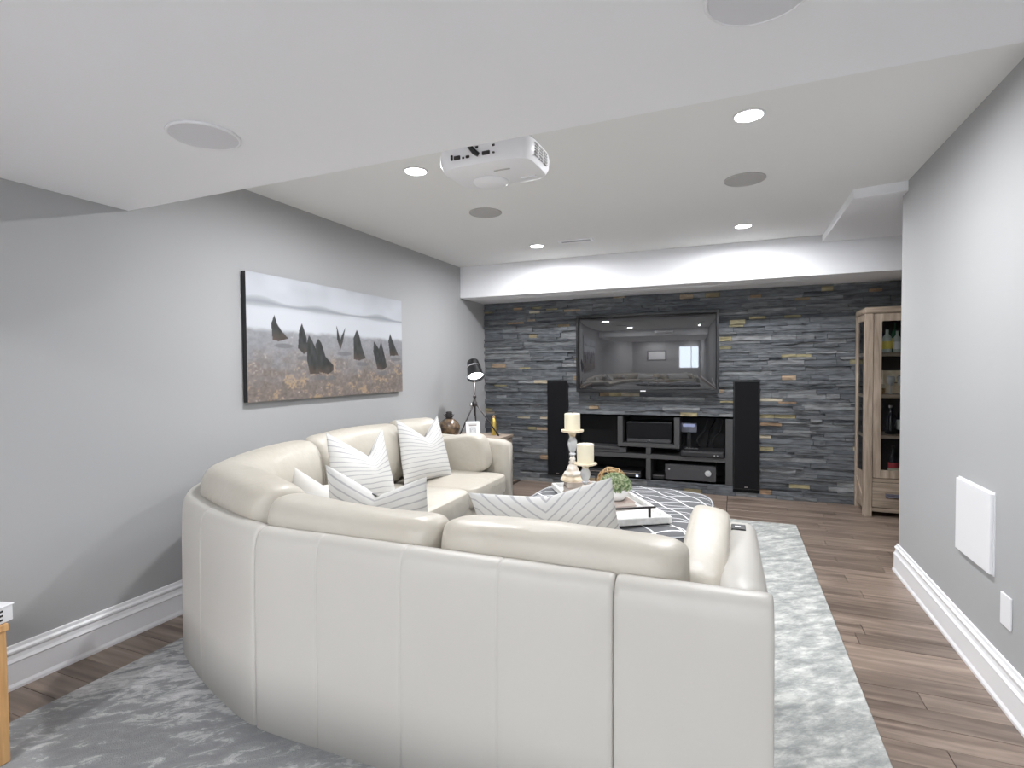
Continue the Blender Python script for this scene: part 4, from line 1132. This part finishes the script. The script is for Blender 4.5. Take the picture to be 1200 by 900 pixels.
B().box(-0.795, -0.68, YS + 0.027, YS + 0.03, 0.140, 0.144).obj('silver_trim', M_steel, t)

# ================================================================== CABINET
CX0, CX1, CY0, CY1, CH = 1.045, 1.95, 5.43, 5.82, 1.80
cb = wthing('display_cabinet', 'weathered wooden glass-door display cabinet against the stone wall, right', 'cabinet', ((CX0 + CX1) / 2, (CY0 + CY1) / 2, 0))
pw_ = 0.062
for (x, y) in ((CX0, CY0), (CX1 - pw_, CY0), (CX0, CY1 - 0.05), (CX1 - pw_, CY1 - 0.05)):
    B().box(x, x + pw_, y, y + (0.05 if y > CY0 else pw_), 0, CH - 0.055, 0.004, 2).obj('post', M_cab, cb)
# cornice with a rounded side corner
b = B(); prof = []
cp = [(CX0 - 0.005, CY0 - 0.004), (CX1 + 0.005, CY0 - 0.004), (CX1 + 0.005, CY1), (CX0 - 0.005, CY1)]
b.prism(cp, CH - 0.055, CH, 0.016, 3); b.obj('cornice', M_cabx, cb, SA)
B().box(CX0 + pw_, CX1 - pw_, CY0 + 0.01, CY0 + 0.035, 0.300, 0.335, 0.002, 1).obj('middle_rail', M_cabx, cb)
B().box(CX0 + pw_, CX1 - pw_, CY0 + 0.008, CY0 + 0.035, 0.045, 0.078, 0.002, 1).obj('bottom_rail', M_cabx, cb)
B().box(CX0 + 0.01, CX1 - 0.01, CY1 - 0.02, CY1 - 0.005, 0.06, CH - 0.06).obj('back_panel', principled('dark_cabinet_back', (0.055, 0.045, 0.045), 0.8), cb)
B().box(CX0 + 0.012, CX1 - 0.012, CY0 + 0.04, CY1 - 0.02, 0.060, 0.078).obj('bottom_board', M_cabx, cb)
B().box(CX0 + 0.012, CX1 - 0.012, CY0 + 0.04, CY1 - 0.02, 0.315, 0.333).obj('bottom_board', M_cabx, cb)
for z_ in (1.382, 1.022, 0.672):
    B().box(CX0 + 0.014, CX1 - 0.014, CY0 + 0.045, CY1 - 0.022, z_, z_ + 0.030, 0.002, 1).obj('shelf', M_cabx, cb)
# sides: framed glass above, panel below
for x in (CX0 + 0.006, CX1 - 0.022):
    for z0_, z1_ in ((0.30, 0.37), (0.06, 0.11), (CH - 0.11, CH - 0.056)):
        B().box(x, x + 0.016, CY0 + pw_, CY1 - 0.05, z0_, z1_).obj('side_rail', M_cab, cb)
    B().box(x + 0.004, x + 0.010, CY0 + pw_, CY1 - 0.05, 0.11, 0.30).obj('side_panel', M_cab, cb)
    B().box(x + 0.006, x + 0.009, CY0 + pw_, CY1 - 0.05, 0.37, CH - 0.11).obj('side_glass', M_glassthin, cb)
    # diagonal brace on the lower side panel
    b = B(); b.loft([[Vector((x - 0.003, CY0 + pw_, 0.10)), Vector((x + 0.004, CY0 + pw_, 0.10)), Vector((x + 0.004, CY0 + pw_, 0.15)), Vector((x - 0.003, CY0 + pw_, 0.15))],
                     [Vector((x - 0.003, CY1 - 0.05, 0.25)), Vector((x + 0.004, CY1 - 0.05, 0.25)), Vector((x + 0.004, CY1 - 0.05, 0.30)), Vector((x - 0.003, CY1 - 0.05, 0.30))]])
    b.obj('brace', M_cab, cb)
xm = (CX0 + CX1) / 2
for (a, c_, hs) in ((CX0 + pw_ + 0.002, xm - 0.0015, 1), (xm + 0.0015, CX1 - pw_ - 0.002, -1)):
    d = B()
    for bxs in ((a, a + 0.060, 0.338, CH - 0.058), (c_ - 0.060, c_, 0.338, CH - 0.058)): d.box(bxs[0], bxs[1], CY0 + 0.004, CY0 + 0.030, bxs[2], bxs[3], 0.002, 1)
    for bxs in ((a + 0.06, c_ - 0.06, 0.338, 0.405), (a + 0.06, c_ - 0.06, CH - 0.122, CH - 0.058)): d.box(bxs[0], bxs[1], CY0 + 0.004, CY0 + 0.030, bxs[2], bxs[3], 0.002, 1)
    do = d.obj('door', M_cab, cb)
    B().box(a + 0.055, c_ - 0.055, CY0 + 0.016, CY0 + 0.019, 0.40, CH - 0.117).obj('glass', M_glassthin, do)
    hx = c_ - 0.03 if hs > 0 else a + 0.03
    B().tube([(hx, CY0 + 0.004, 0.95), (hx, CY0 - 0.018, 0.96), (hx, CY0 - 0.018, 1.10), (hx, CY0 + 0.004, 1.11)], 0.005, 8).obj('handle', M_iron, do, True)
    dr = B().box(a, c_, CY0 + 0.004, CY0 + 0.030, 0.082, 0.296, 0.004, 2).obj('drawer', M_cabx, cb)
    mh = a + 0.10 + 0.05
    B().box(mh - 0.055, mh + 0.055, CY0 - 0.002, CY0 + 0.004, 0.172, 0.206, 0.002, 1).obj('handle_plate', principled('pewter', (0.30, 0.30, 0.38), 0.35, metal=0.8), dr)
    B().tube([(mh - 0.04, CY0 - 0.002, 0.196), (mh - 0.04, CY0 - 0.016, 0.180), (mh + 0.04, CY0 - 0.016, 0.180), (mh + 0.04, CY0 - 0.002, 0.196)], 0.004, 8).obj('pull', MATS['pewter'], dr, True)

def bottle(x, y, z, h, r, glass, lab, label, cap=None):
    t = thing('bottle', label, 'bottle', (x, y, z), 0, 'bottles in the cabinet'); t['_local'] = 1
    B().lathe([(r * 0.95, 0), (r, 0.006), (r, h * 0.55), (r * 0.85, h * 0.64), (r * 0.35, h * 0.74), (r * 0.32, h * 0.95), (r * 0.36, h * 0.96), (r * 0.36, h * 0.985), (r * 0.1, h * 0.985)], n=20).obj('body', glass, t, True, loc=(0, 0, 0))
    if lab: B().lathe([(r * 1.01, h * 0.14), (r * 1.02, h * 0.15), (r * 1.02, h * 0.44), (r * 1.01, h * 0.45)], n=20).obj('label', lab, t, loc=(0, 0, 0))
    B().lathe([(r * 0.40, h * 0.92), (r * 0.40, h), (r * 0.1, h * 1.001)], n=14).obj('cap', cap or M_black, t, loc=(0, 0, 0))
G_green = principled('green_glass', (0.02, 0.09, 0.045), 0.08, spec=0.8)
G_dark = principled('dark_glass', (0.012, 0.012, 0.018), 0.08, spec=0.8)
G_blue = principled('blue_glass', (0.02, 0.025, 0.09), 0.08, spec=0.8)
G_clear = principled('pale_glass', (0.55, 0.60, 0.55), 0.05, spec=0.8)
L_yel = principled('yellow_label', (0.75, 0.62, 0.12), 0.6); L_wh = principled('white_label', (0.80, 0.80, 0.78), 0.6); L_red = principled('red_label', (0.50, 0.06, 0.07), 0.6)
zs1, zs2, zs3, zs4 = 1.413, 1.053, 0.703, 0.334
bottle(1.232, 5.56, zs1, 0.215, 0.036, G_clear, L_yel, 'pale bottle with a yellow label on the top cabinet shelf', M_black)
bottle(1.205, 5.68, zs1, 0.27, 0.034, G_blue, L_wh, 'dark blue bottle at the left of the top cabinet shelf')
bottle(1.315, 5.66, zs1, 0.28, 0.036, G_green, L_yel, 'green bottle behind the yellow-labelled one on the top shelf')
bottle(1.30, 5.54, zs1, 0.20, 0.030, G_clear, L_wh, 'short pale bottle right of the yellow-labelled one')
bottle(1.275, 5.60, zs3, 0.25, 0.044, G_dark, None, 'round dark bottle on the third cabinet shelf', M_chrome)
bottle(1.36, 5.62, zs3, 0.28, 0.036, G_dark, L_wh, 'tall dark bottle with pale label on the third cabinet shelf')
bottle(1.30, 5.62, zs4, 0.26, 0.036, G_dark, L_red, 'dark bottle with a red label on the lowest cabinet shelf')
t = wthing('wine_crate', 'small pale wooden wine crate on the second cabinet shelf', 'crate', (1.36, 5.68, zs2))
B().box(1.225, 1.50, 5.66, 5.78, zs2 + 0.001, 1.255, 0.003, 1).obj('box', M_rawwood, t)
b = B()
b.tube([(1.35 + 0.02 * math.cos(a / 6 * PI), 5.658, 1.19 + 0.02 * math.sin(a / 6 * PI)) for a in range(13)], 0.003, 6); b.box(1.28, 1.42, 5.657, 5.660, 1.145, 1.150)
b.obj('print', M_iron, t)
def goblet(x, y, z, label):
    t = thing('wine_glass', label, 'glass', (x, y, z), 0, 'glasses in the cabinet'); t['_local'] = 1
    B().lathe([(0.028, 0.001), (0.028, 0.003), (0.004, 0.006), (0.003, 0.07), (0.015, 0.08), (0.030, 0.105), (0.031, 0.13), (0.027, 0.155), (0.025, 0.155), (0.028, 0.13), (0.026, 0.105), (0.004, 0.083)], n=20).obj('glass', M_crystal, t, True, loc=(0, 0, 0))
goblet(1.262, 5.56, zs2, 'stemmed clear glass in front of the wine crate, left one')
goblet(1.335, 5.55, zs2, 'stemmed clear glass in front of the wine crate, right one')
t = wthing('small_cup', 'small brown and cream cup left on the second cabinet shelf', 'cup', (1.200, 5.56, zs2))
B().lathe([(0.020, zs2 + 0.001), (0.024, zs2 + 0.05)], (1.200, 5.56, 0), n=16).obj('body', M_rattan, t, SA)
B().lathe([(0.024, zs2 + 0.05), (0.026, zs2 + 0.075), (0.010, zs2 + 0.085)], (1.200, 5.56, 0), n=16).obj('rim', M_wax, t, SA)
t = wthing('name_card', 'small cream card standing on the lowest cabinet shelf', 'card', (1.28, 5.52, zs4))
B().box(1.235, 1.33, 5.500, 5.504, zs4, zs4 + 0.085).obj('card', M_wax, t)
B().box(1.25, 1.315, 5.4985, 5.500, zs4 + 0.05, zs4 + 0.058).obj('print', M_iron, t)

# ================================================================== SIDE TABLE by the lamp
SX0, SX1, SY0, SY1, SH = -2.64, -2.015, 4.36, 4.93, 0.652
st = wthing('side_table', 'grey-brown wooden side table behind the far sofa arm', 'side table', ((SX0 + SX1) / 2, (SY0 + SY1) / 2, 0))
B().box(SX0, SX1, SY0, SY1, SH - 0.028, SH, 0.004, 2).obj('table_top', M_table, st)
B().box(SX0 + 0.03, SX1 - 0.025, SY0 + 0.03, SY1 - 0.03, SH - 0.17, SH - 0.028).obj('apron', M_table, st)
B().box(SX1 - 0.026, SX1 - 0.012, SY0 + 0.06, SY1 - 0.06, SH - 0.155, SH - 0.04, 0.003, 1).obj('drawer', M_table, st)
for x in (SX0 + 0.01, SX1 - 0.055):
    for y in (SY0 + 0.01, SY1 - 0.055):
        B().box(x, x + 0.045, y, y + 0.045, 0.0112 if x > -2.5 and y < 4.9 else 0.0, SH - 0.028, 0.003, 1).obj('leg', M_table, st)
# vase
vx, vy = -2.50, 4.50
t = thing('vase', 'round bronze brown vase with dark spiky neck on the side table', 'vase', (vx, vy, SH), 0); t['_local'] = 1
B().lathe([(0.045, 0.0), (0.055, 0.004), (0.085, 0.035), (0.102, 0.080), (0.100, 0.115), (0.080, 0.150), (0.050, 0.172), (0.034, 0.180)], n=36).obj('body', M_bronze, t, True, loc=(0, 0, 0))
B().lathe([(0.034, 0.178), (0.030, 0.19), (0.040, 0.20), (0.028, 0.21), (0.038, 0.22), (0.024, 0.232), (0.034, 0.240), (0.020, 0.246), (0.015, 0.20)], n=24).obj('neck', M_iron, t, True, loc=(0, 0, 0))
b = B()
for k in range(7):
    a = k * 2 * PI / 7
    b.tube([(0.03 * math.cos(a), 0.03 * math.sin(a), 0.195 + 0.006 * (k % 3)), (0.055 * math.cos(a), 0.055 * math.sin(a), 0.21 + 0.010 * (k % 3))], [0.004, 0.0015], 6)
b.obj('beads', M_iron, t, True, loc=(0, 0, 0))
# photo frame
t = thing('photo_frame', 'small white framed picture leaning on the side table', 'picture frame', (-2.245, 4.50, SH + 0.001), 0.62); t['_local'] = 1
T_ = Matrix.Rotation(math.radians(-14), 4, 'X')
def fr(n, mt, *a):
    b = B().box(*a); b.bm.transform(T_); return b.obj(n, mt, t, loc=(0, 0, 0))
for a in ((-0.065, 0.065, -0.006, 0.006, 0, 0.018), (-0.065, 0.065, -0.006, 0.006, 0.142, 0.16), (-0.065, -0.047, -0.006, 0.006, 0.018, 0.142), (0.047, 0.065, -0.006, 0.006, 0.018, 0.142)): fr('frame_bar', M_white, *a)
fr('mat_board', principled('mat_board', (0.8, 0.8, 0.8), 0.8), -0.047, 0.047, -0.001, 0.003, 0.018, 0.142)
M_ph = principled('photo_grey', (0.38, 0.39, 0.40), 0.6, var=(60, (0.62, 0.63, 0.64), 3))
fr('photo', M_ph, -0.030, 0.030, -0.003, -0.001, 0.030, 0.105)
fr('title_strip', M_bookgrey, -0.035, 0.035, -0.003, -0.001, 0.118, 0.128)
B().box(-0.02, 0.02, 0.035, 0.075, 0.0, 0.004).obj('stand', M_black, t, loc=(0, 0, 0))
b = B(); b.tube([(0, 0.028, 0.10), (0, 0.07, 0.003)], 0.004, 6); b.obj('strut', M_black, t, loc=(0, 0, 0))
# gold bottle
t = thing('gold_bottle', 'slim gold glass bottle on the side table near the stone wall', 'bottle', (-2.17, 4.80, SH), 0); t['_local'] = 1
B().lathe([(0.022, 0), (0.024, 0.004), (0.024, 0.13), (0.018, 0.15), (0.012, 0.165)], n=20).obj('body', M_gold, t, True, loc=(0, 0, 0))
B().lathe([(0.013, 0.160), (0.013, 0.19), (0.004, 0.192)], n=14).obj('cap', M_rattan, t, SA, loc=(0, 0, 0))

# tripod lamp
LX, LY = -2.335, 4.72
lm = wthing('tripod_lamp', 'black and chrome tripod lamp lit on the side table', 'lamp', (LX, LY, SH))
J = Vector((LX, LY, 0.965))
B().tube([J + Vector((0, 0, -0.12)), J + Vector((0, 0, 0.20))], 0.008, 10).obj('pole', M_iron, lm, True)
B().lathe([(0.016, -0.03), (0.026, -0.02), (0.026, 0.01), (0.016, 0.02), (0.010, 0.05), (0.016, 0.055), (0.016, 0.075), (0.009, 0.08)], tuple(J), n=18).obj('hub', M_iron, lm, True)
for (ax_, ay_) in ((0.235, 0.03), (-0.06, 0.15), (-0.10, -0.14)):
    o = B().tube([J + Vector((ax_ * 0.06, ay_ * 0.06, -0.005)), Vector((LX + ax_, LY + ay_, SH + 0.006))], [0.008, 0.006], 8).obj('leg', M_iron, lm, True)
    B().lathe([(0.010, SH), (0.010, SH + 0.012)], (LX + ax_, LY + ay_, 0), n=10).obj('rubber_foot', M_black, o)
B().lathe([(0.014, 0), (0.014, 0.02), (0.001, 0.022)], tuple(J + Vector((-0.02, -0.025, -0.015))), n=12, M=Matrix.Rotation(PI / 2, 3, 'X')).obj('knob', M_chrome, lm, True)
H0 = Vector((LX, LY, 1.285))
D = Vector((0.38, -0.42, -0.83)).normalized()     # shade opens towards the room
q_ = D.to_track_quat('Z', 'Y').to_matrix()
B().lathe([(0.001, -0.115), (0.050, -0.112), (0.058, -0.10), (0.062, -0.06), (0.082, 0.075), (0.085, 0.080), (0.081, 0.080), (0.058, -0.06), (0.050, -0.095), (0.001, -0.098)], tuple(H0), n=40, M=q_).obj('lamp_shade', M_black, lm, True)
B().lathe([(0.0655, -0.045), (0.068, -0.045), (0.0695, -0.03), (0.067, -0.03)], tuple(H0), n=40, M=q_).obj('chrome_band', M_chrome, lm, True)
B().tube([Vector((LX, LY, 1.16)), Vector((LX - 0.01, LY + 0.01, 1.22)), H0 - D * 0.06], 0.007, 8).obj('yoke', M_chrome, lm, True)
B().lathe([(0.001, 0.062), (0.045, 0.062), (0.074, 0.050), (0.070, 0.03), (0.001, 0.03)], tuple(H0), n=32, M=q_).obj('bulb', emission('lamp_bulb_glow', (0.97, 0.98, 1.0), 30.0), lm, True)

# ================================================================== STOOL AND MAGAZINE at the left edge
t = wthing('wooden_side_table', 'honey-coloured wooden table cut off at the left edge of the photo', 'side table', (-2.55, 0.85, 0.011))
TX, TY, THh = (-2.66, -2.215), (0.52, 0.985), 0.475
for x in (TX[0], TX[1] - 0.05):
    for y in (TY[0], TY[1] - 0.05):
        B().box(x, x + 0.05, y, y + 0.05, 0.0115 if x > -2.5 else 0.0005, THh - 0.025, 0.004, 2).obj('leg', M_orange, t)
B().box(TX[0] - 0.005, TX[1] + 0.005, TY[0] - 0.005, TY[1] + 0.005, THh - 0.025, THh, 0.004, 2).obj('table_top', M_orange, t)
for a in ((TX[0] + 0.05, TX[1] - 0.05, TY[1] - 0.04, TY[1] - 0.015), (TX[0] + 0.05, TX[1] - 0.05, TY[0] + 0.015, TY[0] + 0.04)):
    B().box(a[0], a[1], a[2], a[3], THh - 0.10, THh - 0.025).obj('apron', M_orange, t)
mg = thing('book', 'thick white book with dark lettering on the honey wood table', 'book', (-2.305, 0.825, THh + 0.0008), 0.25); mg['_local'] = 1
B().box(-0.12, 0.12, -0.16, 0.16, 0, 0.052, 0.002, 1).obj('pages', M_white, mg, loc=(0, 0, 0))
B().box(-0.123, 0.123, -0.163, 0.163, 0.052, 0.056, 0.001, 1).obj('cover', M_white, mg, loc=(0, 0, 0))
for k in range(3):
    for q in range(9):
        if (q * 5 + k * 3) % 7 != 0: B().box(0.1195, 0.1215, -0.13 + q * 0.03, -0.112 + q * 0.03, 0.010 + k * 0.014, 0.016 + k * 0.014).obj('print_mark', M_iron, mg, loc=(0, 0, 0))

# framed board on the rear wall, seen only as a reflection in the television
t = wthing('wall_board', 'pale framed board on the wall behind the camera', 'picture', (-1.7, YREAR, 1.25))
B().box(-2.1, -1.3, YREAR, YREAR + 0.03, 1.25, 1.80, 0.003, 1).obj('frame', M_black, t)
B().box(-2.06, -1.34, YREAR + 0.03, YREAR + 0.033, 1.29, 1.76).obj('board', M_white, t)

for o in list(bpy.data.objects):
    if '_local' in o.keys(): del o['_local']
